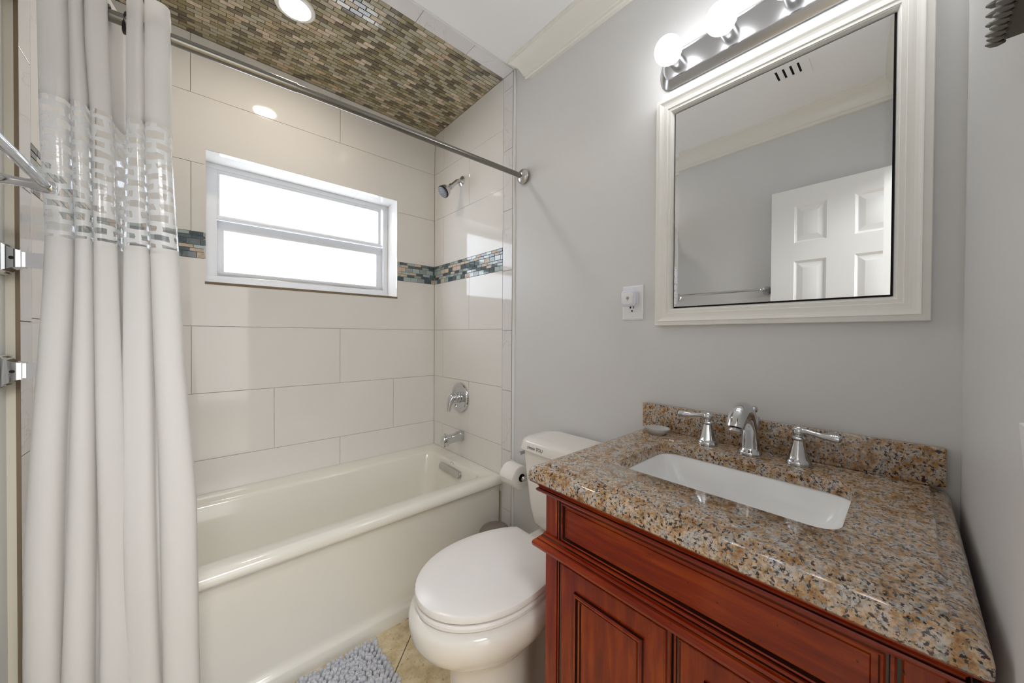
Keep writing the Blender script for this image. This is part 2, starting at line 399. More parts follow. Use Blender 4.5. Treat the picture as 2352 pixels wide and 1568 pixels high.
def band(mb, fn, u0, u1, v0, v1, holes, slots, seed):
    """strip of thin glass and stone mosaic, rows of three heights"""
    rr = random.Random(seed); hs = [0.0155, 0.0155, 0.027, 0.0155, 0.0155, 0.027]
    k = (v1-v0)/sum(hs); v = v1
    for ri, h in enumerate(hs):
        h *= k; u = u0 - rr.random()*0.05; last = -1
        while u < u1:
            w = 0.0485
            c = rr.choice([0, 0, 1, 1, 2, 2, 3, 4])
            if c == last: c = rr.choice([0, 1, 2])
            last = c
            r = (max(u, u0), min(u+w, u1), v-h, v, (1, 1, 1, 1))
            ps = [r]
            for hl in holes: ps = [q for x in ps for q in cut(x, hl)]
            for q in ps: slab(mb, fn, q[0], q[1], q[2], q[3], 0.008, 0.0009, slots+c, (1, 1, 1, 1))
            u += w
        v -= h
def tile_field(mb, fn, u0, u1, offs, holes, seed):
    for z0, z1, k in ROWS:
        if k == 'band': band(mb, fn, u0, u1, z0, z1, holes, 2, seed); continue
        u = offs[k]
        while u > u0: u -= PER
        while u < u1:
            a, b = max(u, u0), min(u+PER, u1)
            if b-a > 0.004:
                ps = [(a, b, z0, z1, (1, 1, 1, 1))]
                for hl in holes: ps = [q for x in ps for q in cut(x, hl)]
                for q in ps: slab(mb, fn, *q[:4], 0.008, 0.0008, 0, q[4])
            u += PER

# back wall with the window opening; y = YB is the tile face
mb = MB()
yb = YB+0.008-0.0012
for x0, x1, z0, z1 in ((-0.45, WX0-0.008, 0, ZC), (WX1+0.008, 1.33, 0, ZC), (WX0-0.008, WX1+0.008, 0, WZ0-0.008), (WX0-0.008, WX1+0.008, WZ1+0.008, ZC)):
    mb.box(x0, x1, yb, YB+0.24, z0, z1, mi=1)
fb = lambda u, v, d: (u, YB+0.008-d, v)
tile_field(mb, fb, XLT, XRT, {'A': -0.029, 'B': 0.279}, [(WX0, WX1, WZ0, WZ1)], 11)
# glossy reveal lining of the opening
RV = YB+0.20
mb.box(WX0-.0078, WX1+.0078, YB+.0006, RV, WZ0-.0078, WZ0)
mb.box(WX0-.0078, WX0, YB+.0006, RV, WZ0, WZ1); mb.box(WX1, WX1+.0078, YB+.0006, RV, WZ0, WZ1); mb.box(WX0-.0078, WX1+.0078, YB+.0006, RV, WZ1, WZ1+.0078)
mb.box(0.70, 0.7015, YB-.0005, RV, WZ1-.0004, WZ1+.002, mi=1)          # joint in the reveal tiles
mb.box(WX0-.004, WX1+.002, YB-.0012, YB+.002, WZ0-.013, WZ0-.001, mi=7)   # bare cut edge under the sill
struct(mb.build('wall_back', [tile, grout]+MOS_B+[edge_raw], angle=0))

# mirror wall: paint, then edge tiles and tiles towards the tub
mb = MB()
mb.box(XR, XR+0.12, YN-0.12, YE, 0, ZC, mi=8)
mb.box(XRT+0.008-.0012, XR+0.12, YE+.001, YB+0.1, 0, ZC, mi=1)
fr_ = lambda u, v, d: (XRT+0.008-d, u, v)
tile_field(mb, fr_, YS, YB, {'A': YS, 'B': 1.767}, [], 23)
zz = H-0.597-0.312*3; 
while zz < ZC:
    slab(mb, fr_, YE+.001, YS, max(zz, 0.0), min(zz+0.312, ZC), 0.008, 0.0011, 9); zz += 0.312
mb.box(XRT, XRT+0.012, YE-.0006, YE+.0012, 0, ZC, mi=7)
struct(mb.build('wall_right', [tile, grout]+MOS_B+[edge_raw, paint, marble], angle=0))
# left wall, same build mirrored
mb = MB()
mb.box(XL-0.12, XL, YN-0.12, YE-.0005, 0, ZC, mi=8)
mb.box(XL-0.12, XLT-0.008+.0012, YE, YB+0.1, 0, ZC, mi=1)
fl_ = lambda u, v, d: (XLT-0.008+d, u, v)
tile_field(mb, fl_, YS, YB, {'A': YS, 'B': 1.767}, [], 31)
zz = H-0.597-0.312*3
while zz < ZC:
    slab(mb, fl_, YE+.001, YS, max(zz, 0.0), min(zz+0.312, ZC), 0.008, 0.0011, 9); zz += 0.312
mb.box(XLT-0.006, XLT+.0003, YE-.002, YE+.001, 0, ZC, mi=7)
mb.box(XL-.001, XLT-0.006, YE-.002, YE+.001, 0, ZC, mi=10)
struct(mb.build('wall_left', [tile, grout]+MOS_B+[edge_raw, paint, marble, edge_board], angle=0))

# near wall with the doorway the photograph is taken from, and the hall behind it
DX0, DX1, DZ = -0.295, 0.36, 2.12
mb = MB()
mb.box(DX1, XR, YN-0.11, YN, 0, ZC); mb.box(XL, DX0, YN-0.11, YN, 0, ZC); mb.box(DX0, DX1, YN-0.11, YN, DZ, ZC)
struct(mb.build('wall_front', paint, angle=0))
mb = MB(); mb.box(-1.1, 1.5, -2.2, -2.1, 0, ZC); mb.box(-1.2, -1.1, -2.1, YN-0.12, 0, ZC); mb.box(1.5, 1.6, -2.1, YN-0.12, 0, ZC)
mb.box(-1.1, XL-.12, YN-.22, YN-.12, 0, ZC); mb.box(XR+.12, 1.5, YN-.22, YN-.12, 0, ZC)
struct(mb.build('wall_hall', paint, angle=0))
mb = MB(); mb.box(-1.2, 1.6, -2.2, YB+0.16, -0.1, 0); struct(mb.build('floor', flo, angle=0))

# ceiling: painted room and hall, mosaic over the tub with an edge-tile border
mb = MB()
mb.box(-1.2, 1.6, -2.2, YE, ZC, ZC+0.1, mi=8)
mb.box(-0.45, 1.33, YE, YB+0.16, ZC+0.0072, ZC+0.1, mi=1)
fc = lambda u, v, d: (u, v, ZC+0.008-d)
rr = random.Random(5); y = YS; row = 0; TW, TH = 0.0500, 0.022937
while y < YB-0.001:
    x = XLT - TW*(0.5*(row % 2)) - 0.012; lastc = -1
    while x < XRT:
        c = rr.choices([0, 1, 2, 3, 4, 5], [34, 22, 20, 11, 7, 7])[0]
        if c == lastc: c = rr.choice([0, 1, 2, 5])
        lastc = c
        slab(mb, fc, max(x, XLT), min(x+TW, XRT), y, min(y+TH, YB), 0.008, 0.0013, 2+c); x += TW
    y += TH; row += 1
for a, b in ((XLT, 0.065), (0.065, 0.375), (0.375, 0.6875), (0.6875, 0.945), (0.945, XRT)):
    slab(mb, fc, a, b, YE, YS, 0.010, 0.001, 9)
mb.lathe([(0.0065, -0.298), (0.0065, 1.17)], (0, YE-.004, ZC+.002), (1, 0, 0), 12, mi=10)
struct(mb.build('ceiling', [tile, grout_dark]+MOS_C+[ceil_paint, marble, caulk], angle=0))

# crown mouldings
def crown(name, side, y0, y1):
    prof = [(0.0, -0.104), (0.016, -0.104), (0.019, -0.100), (0.019, -0.089), (0.024, -0.086), (0.026, -0.078), (0.029, -0.070), (0.034, -0.056), (0.041, -0.042),
            (0.051, -0.029), (0.060, -0.021), (0.066, -0.017), (0.0665, -0.012), (0.072, -0.010), (0.074, 0.002), (0, 0.002)]
    m_ = MB()
    if side == 'r': m_.loft([[(XR-a, y0, ZC+b) for a, b in prof], [(XR-a, y1-(.074-a)*1.5, ZC+b) for a, b in prof]])
    if side == 'l': m_.loft([[(XL+a, yy, ZC+b) for a, b in prof] for yy in (y0, y1)])
    if side == 'n': m_.loft([[(xx, YN+a, ZC+b) for a, b in prof] for xx in (y0, y1)])
    return struct(m_.build(name, trim_white, angle=25))
crown('trim_1', 'r', YN, 1.355); crown('trim_2', 'l', YN, 1.355); crown('trim_3', 'n', XL, XR)
mb = MB(); mb.tube([(XR-.001, YE-.009, 0.0), (XR-.001, YE-.009, ZC-0.002)], 0.0085, 12)
struct(mb.build('trim_4', caulk))

# window
def window():
    w = bpy.data.objects.new('window_1', None); C.objects.link(w); w.location = (0.47, YB+0.17, H+0.545); w['_w'] = tuple(w.location); struct(w)
    y0 = YB+0.150; f = MB(); k = (YB+0.150)/2.26
    A = (WX0, WX1, WZ0, WZ1)
    f.box(A[0], A[1], y0, y0+.05, A[3]-.026, A[3], .0015); f.box(A[0], A[1], y0, y0+.05, A[2], A[2]+.048, .0015)
    f.box(A[0], A[0]+.042, y0, y0+.05, A[2]+.048, A[3]-.026, .0015); f.box(A[1]-.030, A[1], y0, y0+.05, A[2]+.048, A[3]-.026, .0015)
    f.build('window_frame', win_white, w, 30)
    def Q(*v): return [q*k if n_ < 2 else H+q*k for n_, q in enumerate(v)]
    def sash(nm, r, pr, ya, th):
        x0, x1, z0, z1 = Q(*r); px0, px1, pz0, pz1 = Q(*pr); s_ = MB()
        s_.box(x0, x1, ya, ya+th, pz1, z1, .001); s_.box(x0, x1, ya, ya+th, z0, pz0, .001)
        s_.box(x0, px0, ya, ya+th, pz0, pz1, .001); s_.box(px1, x1, ya, ya+th, pz0, pz1, .001)
        o = s_.build(nm, win_white, w, 30)
        g = MB(); g.box(px0-.004, px1+.004, ya+th*.5-.002, ya+th*.5+.002, pz0-.004, pz1+.004)
        g.build('pane', pane_m, o, 0); return o
    sash('upper_sash', (.060, .846, .560, .796), (.072, .828, .576, .775), y0+.004, .03)
    sash('lower_sash', (.060, .862, .282, .556), (.088, .824, .308, .509), y0+.024, .024)
    g = MB(); a = Q(.062, .852, .556, .567); g.box(a[0], a[1], y0-.008, y0+.018, a[2], a[3], .0015); g.build('meeting_rail', win_white, w)
    g = MB(); a = Q(.066, .862, .281, .288); g.box(a[0], a[1], y0+.006, y0+.022, a[2], a[3], .001); g.build('track', nickel, w)
window()

# ------------------------------------------------------------------ bathtub
def bathtub():
    t = thing('bathtub', 'long cream white bathtub with a plain front apron under the window', 'bathtub', (0.44, 1.82, 0))
    x0, x1, y1, zr = XLT+.002, XRT-.002, YB-.002, H-0.738
    f = MB()
    L = [rrect(x0, x1, 1.468, y1, zr, .004, 8), rrect(-0.175, 1.100, 1.512, 2.072, zr, .045, 8), rrect(-0.165, 1.094, 1.519, 2.065, zr-.004, .045, 8),
         rrect(-0.158, 1.089, 1.526, 2.058, zr-.018, .05, 8), rrect(-0.12, 1.075, 1.545, 2.04, zr-.15, .075, 8), rrect(-0.06, 1.055, 1.565, 2.02, .15, .10, 8),
         rrect(-0.02, 1.035, 1.590, 1.995, .115, .10, 8), rrect(0.03, 1.0, 1.63, 1.955, .105, .10, 8)]
    f.loft(L, False, True)
    prof = [(1.468, zr)]
    for k in range(9):
        a = PI/2+PI/2*k/8; prof.append((1.468+.030*math.cos(a), zr-.030+.030*math.sin(a)))
    prof += [(1.4385, zr-.037), (1.443, zr-.043), (1.452, zr-.048), (1.460, zr-.055), (1.4655, zr-.067), (1.4680, zr-.090), (1.4735, .082), (1.4715, .066), (1.465, .055), (1.4575, .050), (1.4545, .045), (1.4535, .0), (1.50, .0), (1.50, zr-.01)]
    f.loft([[(x0, a, b) for a, b in prof], [(x1, a, b) for a, b in prof]], True, True, closed=False)
    f.build('basin', acrylic, t, 50)
    # overflow cover on the sloping end wall
    xo = 1.0805; g = MB(); st = []
    for d, r in ((0, .020), (.007, .020), (.011, .016), (.012, .010)):
        l = []
        for k in range(24):
            a = 2*PI*k/24; yy = 0.095*(1 if math.cos(a) > 0 else -1); l.append((xo-d+.018*math.sin(a)*r/.020*.08, 1.812+yy+r*math.cos(a), H-.789+r*math.sin(a)))
        st.append(l)
    g.loft(st); o = g.build('overflow_cover', nickel, t); o['label'] = 'satin metal overflow cover'
    g = MB(); rim = []
    for k in range(28):
        a = 2*PI*k/28; rim.append((1.0905, 1.803+.0155*math.cos(a), H-.7515+.0085*math.sin(a)))
    rim.append(rim[0]); g.tube(rim, .0011, 6, cap=False); o = g.build('logo', grey_sensor, t); o['label'] = 'small grey oval logo'
bathtub()

# ------------------------------------------------------------------ shower fittings
def shower_head():
    t = thing('showerhead', 'chrome shower head with black rim on the tiled wall above the tub', 'shower head', (XRT, 1.85, H+.939))
    g = MB(); g.lathe([(.031, .0005), (.031, .003), (.028, .006), (.018, .010), (.013, .016)], (XRT, 1.85, H+.939), (-1, 0, 0), 32); g.build('flange', chrome, t)
    g = MB(); p = [(XRT-.006, 1.85, H+.939), (XRT-.022, 1.85, H+.936), (XRT-.036, 1.85, H+.927), (XRT-.048, 1.85, H+.914), (XRT-.075, 1.85, H+.887)]
    g.tube(p, .0125, 16); g.build('arm', chrome, t)
    ax = Vector((-.74, 0, -.67)); o = Vector((XRT-.070, 1.85, H+.892))
    g = MB(); g.lathe([(.013, 0), (.0165, .002), (.0165, .020), (.012, .023), (.012, .028), (.020, .034), (.030, .046), (.034, .058), (.0345, .070)], o, ax, 32); g.build('head_body', chrome, t)
    g = MB(); g.lathe([(.0345, .070), (.0365, .072), (.0365, .080), (.033, .083)], o, ax, 32); g.build('rim', black_plastic, t)
    g = MB(); g.lathe([(.033, .083), (.030, .0845), (.001, .086)], o, ax, 32)
    a = ax.cross(Vector((0, 1, 0))); b = Vector((0, 1, 0))
    for rr_, n in ((.026, 14), (.017, 9), (.008, 5)):
        for k in range(n):
            q = o+ax*.0855+(a*math.cos(2*PI*k/n)+b*math.sin(2*PI*k/n))*rr_; g.lathe([(.002, -.002), (.002, .003), (.0012, .004)], q, ax, 8, mi=1)
    g.build('spray_face', [pb('spray_grey', S(120, 124, 134), .4), pb('nozzle', S(190, 194, 204), .4)], t)
shower_head()
def valve():
    y, z = 1.855, H-.380
    t = thing('shower_valve', 'round chrome shower valve with a curved lever above the tub spout', 'valve', (XRT, y, z))
    g = MB(); g.lathe([(.092, .0005), (.092, .004), (.088, .011), (.078, .014), (.067, .012), (.063, .0075), (.001, .0075)], (XRT, y, z), (-1, 0, 0), 48); g.build('escutcheon', chrome, t)
    g = MB(); g.lathe([(.033, .006), (.032, .026), (.028, .034), (.031, .038), (.031, .050), (.026, .060), (.012, .064)], (XRT, y, z), (-1, 0, 0), 32); g.build('hub', chrome, t)
    g = MB(); g.tube([(XRT-.044, y, z+.006), (XRT-.058, y, z+.002), (XRT-.070, y, z-.012), (XRT-.077, y, z-.034), (XRT-.080, y, z-.056), (XRT-.082, y, z-.074)], [.026, .025, .020, .015, .013, .012], 16, flat=1.0); g.build('lever', chrome, t)
valve()
def tub_spout():
    y, z = 1.838, H-.612
    t = thing('tub_spout', 'chrome tub spout with a small diverter knob below the valve', 'spout', (XRT, y, z))
    g = MB(); L = []
    for d, hw, zt, zb in ((.0005, .027, .030, -.027), (.012, .027, .031, -.027), (.034, .0265, .030, -.027), (.042, .026, .025, -.027), (.075, .0255, .022, -.027), (.098, .025, .020, -.029), (.103, .025, .020, -.042), (.126, .024, .018, -.044), (.133, .021, .012, -.042)):
        l = []
        for k in range(24):
            a = 2*PI*k/24; c, s_ = math.cos(a), math.sin(a); e = .55
            yy = hw*math.copysign(abs(c)**e, c); v = math.copysign(abs(s_)**e, s_)
            l.append((XRT-d, y+yy, z+(zt+zb)/2+(zt-zb)/2*v))
        L.append(l)
    g.loft(L); g.build('spout_body', chrome, t)
    g = MB(); g.lathe([(.0035, 0), (.0035, .010), (.008, .013), (.008, .017), (.004, .019)], (XRT-.116, y, z+.016), (0, 0, 1), 16); g.build('diverter_knob', chrome, t)
tub_spout()
def shower_rod():
    zr = H+.782
    a = Vector((XL+.004, 1.334, zr-.004)); b = Vector((XR-.001, 1.287, zr)); d = (b-a).normalized(); mid = a+(b-a)*((.226-a.x)/(b.x-a.x))
    t = thing('shower_rod', 'long brushed metal rod holding the shower curtain across the tub', 'curtain rod', tuple(b))
    g = MB(); g.tube([a, mid], .0138, 24); g.build('outer_tube', rod_steel, t)
    g = MB(); g.tube([mid-d*.02, b-d*.004], .0118, 24); g.lathe([(.0122, 0), (.0142, .0005), (.0142, .003), (.0122, .0035)], mid-d*.001, d, 24); g.build('inner_tube', rod_steel, t)
    for e, dd, nm in ((b, Vector((-1, 0, 0)), 0), (Vector((XL+.001, 1.334, zr-.004)), Vector((1, 0, 0)), 1)):
        g = MB(); g.lathe([(.034, .0), (.034, .004), (.029, .0045), (.029, .008), (.036, .0085), (.037, .013), (.033, .022), (.022, .030), (.0145, .034)], e, dd, 36)
        g.build('flange', nickel, t)
shower_rod()

# ------------------------------------------------------------------ shower curtain
KEY = [(.82, [-.236, -.205, -.185, -.153, -.121, -.096, -.058]), (.638, [-.235, -.204, -.184, -.152, -.121, -.096, -.057]), (.448, [-.233, -.202, -.176, -.145, -.122, -.095, -.056]),
       (.209, [-.229, -.198, -.171, -.138, -.127, -.088, -.045]), (-.082, [-.240, -.205, -.172, -.133, -.129, -.083, -.037]), (-.425, [-.257, -.212, -.171, -.128, -.126, -.076, -.015]),
       (-.79, [-.262, -.217, -.170, -.122, -.120, -.069, -.008]), (-1.13, [-.266, -.220, -.170, -.118, -.115, -.062, .000])]
KS = 1.075
def xkey(z):
    for (za, A), (zb, B) in zip(KEY, KEY[1:]):
        if z <= za and z >= zb:
            t = (za-z)/(za-zb); return [lerp(p, q, t) for p, q in zip(A, B)]
    return KEY[0][1] if z > KEY[0][0] else KEY[-1][1]
def smooth(t): return t*t*(3-2*t)
def curtain_pt(s, z, yc=1.330):
    """s in 0..6: pleats 0,1,2, the deep back fold 3, pleats 4,5"""
    K = [q*KS for q in xkey(z/KS)]; K[0] -= .007+.007*max(0, min(1, (z+.4)/.8)); K[6] += .007; i = min(int(s), 5); t = s-i
    top = max(0.0, min(1.0, (z+.30)/.8))               # 1 near the rod, 0 low down
    X = t-0.125*math.sin(2*PI*t)
    if i == 2 and t > .5: X += .15*math.sin(PI*(t-.5)/.5)**2
    if i == 4 and t < .5: X -= .15*math.sin(PI*t/.5)**2
    if i == 5 and t > .5: X += .05*math.sin(PI*(t-.5)/.5)**2
    x = lerp(K[i], K[i+1], X)
    if i == 3:                                         # back fold runs behind the rod
        wide = max(.020, K[4]-K[3])
        q = math.sin(PI*t)
        y = yc+.022+(.022+.038*top)*q**.8
        x = lerp(K[3], K[4], t)
        if wide > (K[4]-K[3]): x -= (.012)*(math.sin(2*PI*t))*(1-top)
    else:
        amp = .060+.010*(1-top)
        q = math.sin(PI*t)**.52
        vL = .020 if i in (0, 4) else .006; vR = .020 if i in (2, 5) else .006
        base = lerp(.022 if i in (3, 4) else .006, .022 if i == 2 else .006, smooth(t))
        if i == 0: base = lerp(.016, .006, smooth(t))
        y = yc+base-amp*q
        y += .004*math.sin(z*5+i*2.1)+.003*math.sin(z*11+i)
    x += .003*math.sin(z*3.1+i*1.7)*(1-top)
    return (x, y, H+z)
def curtain_sheet(z0, z1, nz, off=0.0):
    n = 6*24; rows = []
    for k in range(nz+1):
        z = lerp(z0, z1, k/nz); rows.append([curtain_pt(6*j/n*.99999, z) for j in range(n+1)])
    u = [0.0]
    mid = [curtain_pt(6*j/n*.99999, .35) for j in range(n+1)]
    for j in range(n): u.append(u[-1]+(Vector(mid[j+1])-Vector(mid[j])).length)
    return rows, u
def sheet_obj(name, z0, z1, nz, mat, parent, dz=None):
    rows, u = curtain_sheet(z0, z1, nz); g = MB(); n = len(rows[0])
    for r in rows: g.v += r
    uvs = []
    for k in range(nz):
        for j in range(n-1):
            g.f.append([k*n+j, k*n+j+1, (k+1)*n+j+1, (k+1)*n+j]); g.m.append(0)
            uvs += [(u[j], rows[k][j][2]), (u[j+1], rows[k][j+1][2]), (u[j+1], rows[k+1][j+1][2]), (u[j], rows[k+1][j][2])]
    o = g.build(name, mat, parent, 180, recalc=False)
    l = o.data.uv_layers.new(name='UVMap')
    for i, q in enumerate(uvs): l.data[i].uv = q
    return o
cur = thing('shower_curtain', 'white shower curtain with clear patterned vinyl band, gathered at left end of rod', 'shower curtain', (-.15, 1.330, 0.10))
sheet_obj('upper_panel', .835, .527, 30, cloth_m, cur)
vb = sheet_obj('vinyl_band', .527, .209, 40, vinyl_m, cur); vb['label'] = 'clear vinyl band with white net print'
sheet_obj('lower_panel', .209, -1.13, 60, cloth_m, cur)
for zt in (.531, .209):
    rows, _ = curtain_sheet(zt+.006, zt-.006, 2); g = MB(); n = len(rows[0])
    off = [Vector(p) for p in rows[0]]
    for r in rows: g.v += [(p[0], p[1]-.0012, p[2]) for p in r]
    for k in range(2):
        for j in range(n-1): g.f.append([k*n+j, k*n+j+1, (k+1)*n+j+1, (k+1)*n+j]); g.m.append(0)
    g.build('seam', cloth_m, cur, 180, recalc=False)
for xr in (-.166, -.136):
    g = MB(); ring = []
    for k in range(33):
        a = 2*PI*k/32; ring.append((xr+.003*math.sin(a), 1.3385+.021*math.cos(a), H+.780+.024*math.sin(a)))
    g.tube(ring, .0032, 8, cap=False); o = g.build('ring', black_plastic, cur); o['label'] = 'black ring around the rod'

# ------------------------------------------------------------------ toilet
def egg(xf, xb, hw, xm, z, y0, n=56, clip=None):
    out = []
    for k in range(n):
        a = 2*PI*k/n; c, s_ = math.cos(a), math.sin(a)
        x = xm-(xm-xf)*c if c >= 0 else xm-(xb-xm)*c
        if clip is not None and x > clip: x = clip
        out.append((x, y0+hw*s_, z))
    return out
def toilet():
    y0 = .900
    t = thing('toilet', 'white toilet with closed oval lid between the tub and the vanity', 'toilet', (.80, y0, 0))
    E = lambda xf, xb, hw, xm, z: egg(xf, xb, hw, xm, z, y0)
    g = MB()
    def B(xf, xb, hw, xm, z, pin=0.0):
        out = []
        for x, y, zz in egg(xf, xb, hw, xm, z, y0, 72):
            k = 1-pin*math.exp(-((x-.86)/.085)**2); out.append((x, y0+(y-y0)*k, zz))
        return out
    g.loft([B(.548, 1.07, .116, .70, 0.0, .30), B(.546, 1.07, .117, .70, .012, .30), B(.553, 1.07, .112, .70, .03, .38), B(.556, 1.06, .108, .70, .10, .42), B(.554, 1.04, .108, .70, .17, .40),
            B(.552, 1.02, .109, .70, .215, .36), B(.546, 1.0, .113, .70, .255, .28), B(.522, .99, .129, .70, .287, .2), B(.482, .985, .156, .69, .315, .12), B(.449, .98, .178, .69, .345, .05), B(.432, .974, .191, .68, .375), B(.428, .972, .196, .68, .398), B(.427, .970, .197, .68, .418),
            B(.433, .970, .192, .68, .433), B(.455, .965, .178, .68, .4405), B(.50, .90, .13, .68, .438), B(.52, .86, .11, .68, .38)], True, True)
    g.box(.90, 1.165, y0-.12, y0+.12, .30, .4395, .015, 3)
    g.build('bowl', porcelain, t, 50)
    g = MB(); sb = .913
    L = [egg(.468, .972, .162, .68, .4425, y0, clip=sb), egg(.452, .972, .178, .68, .4445, y0, clip=sb), egg(.447, .972, .183, .68, .448, y0, clip=sb), egg(.446, .972, .184, .68, .457, y0, clip=sb), egg(.450, .972, .180, .68, .4625, y0, clip=sb-.003), egg(.47, .95, .165, .68, .464, y0, clip=sb-.02)]
    g.loft(L); g.build('seat', seat_white, t, 40)
    g = MB(); sb = .905
    L = [egg(.466, .972, .166, .68, 0.4697, y0, clip=sb), egg(.450, .972, .182, .68, 0.4705, y0, clip=sb), egg(.4455, .972, .186, .68, 0.4725, y0, clip=sb), egg(.4445, .972, .187, .68, 0.4815, y0, clip=sb), egg(.447, .970, .185, .68, 0.4885, y0, clip=sb-.002), egg(.455, .965, .178, .68, 0.4920, y0, clip=sb-.008),
         egg(.50, .93, .145, .68, 0.4940, y0, clip=sb-.03), egg(.60, .80, .07, .68, 0.4950, y0)]
    g.loft(L); g.build('lid', seat_white, t, 40)
    for s_ in (-1, 1):
        g = MB(); g.lathe([(.013, 0), (.013, .020), (.009, .024)], (.928, y0+s_*.07, .4405), (0, 0, 1), 20); g.build('hinge', seat_white, t)
    yt = .885
    g = MB()
    T = lambda x0, hw, z, r: rrect(x0, 1.166, yt-hw, yt+hw, z, r, 8)
    g.loft([T(1.02, .125, .452, .03), T(1.005, .150, .458, .04), T(.995, .163, .475, .045), T(.988, .175, .53, .05), T(.982, .190, .64, .05), T(.978, .203, .762, .05)])
    g.build('tank', porcelain, t, 40)
    g = MB()
    g.loft([T(.968, .214, .7625, .055), T(.965, .217, .766, .057), T(.965, .217, .770, .057), T(.968, .2145, .778, .057), T(.972, .210, .797, .057), T(.977, .205, .803, .055), T(.987, .195, .8062, .05), T(1.02, .16, .808, .03)])
    g.build('tank_lid', porcelain, t, 40)
    g = MB(); g.lathe([(.014, 0), (.014, .006), (.010, .010)], (1.03, yt+.2005, .735), (0, 1, 0), 20); g.tube([(1.03, yt+.209, .735), (1.005, yt+.212, .734), (.985, yt+.212, .733)], [.008, .0075, .009], 12)
    o = g.build('flush_lever', chrome, t); o['label'] = 'chrome flush lever'
    # printed decal on the lid edge
    cu = bpy.data.curves.new('lettering', 'FONT'); cu.body = 'please TOU'; cu.size = .0175; cu.extrude = .0002
    tmp = bpy.data.objects.new('lettering', cu); C.objects.link(tmp)
    dg = bpy.context.evaluated_depsgraph_get(); me = bpy.data.meshes.new_from_object(tmp.evaluated_get(dg)); bpy.data.objects.remove(tmp)
    w = Vector(t['_w']); mm = []
    for q in me.vertices:
        tt = q.co.y; zz = .7765+tt; xx = .9671+max(0, (zz-.778))*.21
        q.co = Vector((xx-.0006-q.co.z*.3, yt+.144-q.co.x, zz))-w
    me.materials.append(print_black)
    o = bpy.data.objects.new('lettering', me); C.objects.link(o); o.parent = t; o['label'] = 'black printed words'
toilet()

# waste bin behind the toilet
def bin_():
    c = (1.045, 1.335); t = thing('waste_bin', 'taupe waste bin with rounded lid between toilet and tub', 'waste bin', (c[0], c[1], 0))
    g = MB(); g.lathe([(.060, 0.001), (.064, .004), (.074, .26), (.075, .262)], (c[0], c[1], 0), (0, 0, 1), 40); g.build('body', taupe, t)
    g = MB(); g.lathe([(.0765, .262), (.0775, .268), (.074, .288), (.062, .303), (.04, .312), (.001, .315)], (c[0], c[1], 0), (0, 0, 1), 40); g.build('lid', taupe, t)
bin_()

# toilet paper on its wall holder
def paper_roll():
    yc, zc, xc = 1.272, H-.668, XR-.068
    h = thing('paper_holder', 'chrome toilet paper holder on wall beside the tub edge', 'toilet paper holder', (XR, yc, zc))
    for s_ in (-1, 1):
        g = MB(); g.lathe([(.018, .0005), (.018, .006), (.009, .012), (.008, .060), (.011, .064), (.011, .074), (.008, .078)], (XR, yc+s_*.063, zc), (-1, 0, 0), 20); g.build('post', chrome, h)
    g = MB(); g.tube([(xc, yc-.063, zc), (xc, yc+.063, zc)], .006, 12); g.build('spindle', chrome, h)
    t = thing('toilet_paper_roll', 'white toilet paper roll with a loose torn end beside the toilet tank', 'toilet paper', (xc, yc, zc))
    g = MB(); n = 40; r0, r1, hw = .019, .053, .049
    L = [[(xc+r*math.cos(2*PI*j/n), yy, zc+r*math.sin(2*PI*j/n)) for j in range(n)] for r, yy in ((r0, yc-hw), (r1-.002, yc-hw), (r1, yc-hw+.002), (r1, yc+hw-.002), (r1-.002, yc+hw), (r0, yc+hw))]
    g.loft(L, False, False); g.build('roll', paper, t, 40)
    g = MB(); L = [[(xc+r*math.cos(2*PI*j/n), yy, zc+r*math.sin(2*PI*j/n)) for j in range(n)] for r, yy in ((.0186, yc-hw-.0005), (.0186, yc+hw), (.0175, yc+hw), (.0175, yc-hw-.0005))]
    g.loft(L+[L[0]], False, False); g.build('core', cardboard, t)
    g = MB(); rows = []
    for k in range(17):
        a = math.radians(52+k*8.0); rr_ = r1+.0012+.0035*max(0, k-11)/5
        rows.append([(xc+rr_*math.cos(a), yc-hw+.003+2*(hw-.003)*j/10, zc+rr_*math.sin(a)+(.0015*math.sin(j*1.3) if k == 16 else 0)) for j in range(11)])
    g.loft(rows, False, False, closed=False); o = g.build('loose_sheet', paper, t, 60)
    # torn flap that stands up over the roll
    g = MB(); rows = []
    for k in range(6):
        q = k/5; rows.append([(xc+.01-.004*q+.004*math.sin(j), yc+.004+j*.011*(1-.25*q), zc+r1+.001+q*(.004+.006*(j/4))) for j in range(5)])
    g.loft(rows, False, False, closed=False); g.build('torn_flap', paper, t, 60)
paper_roll()

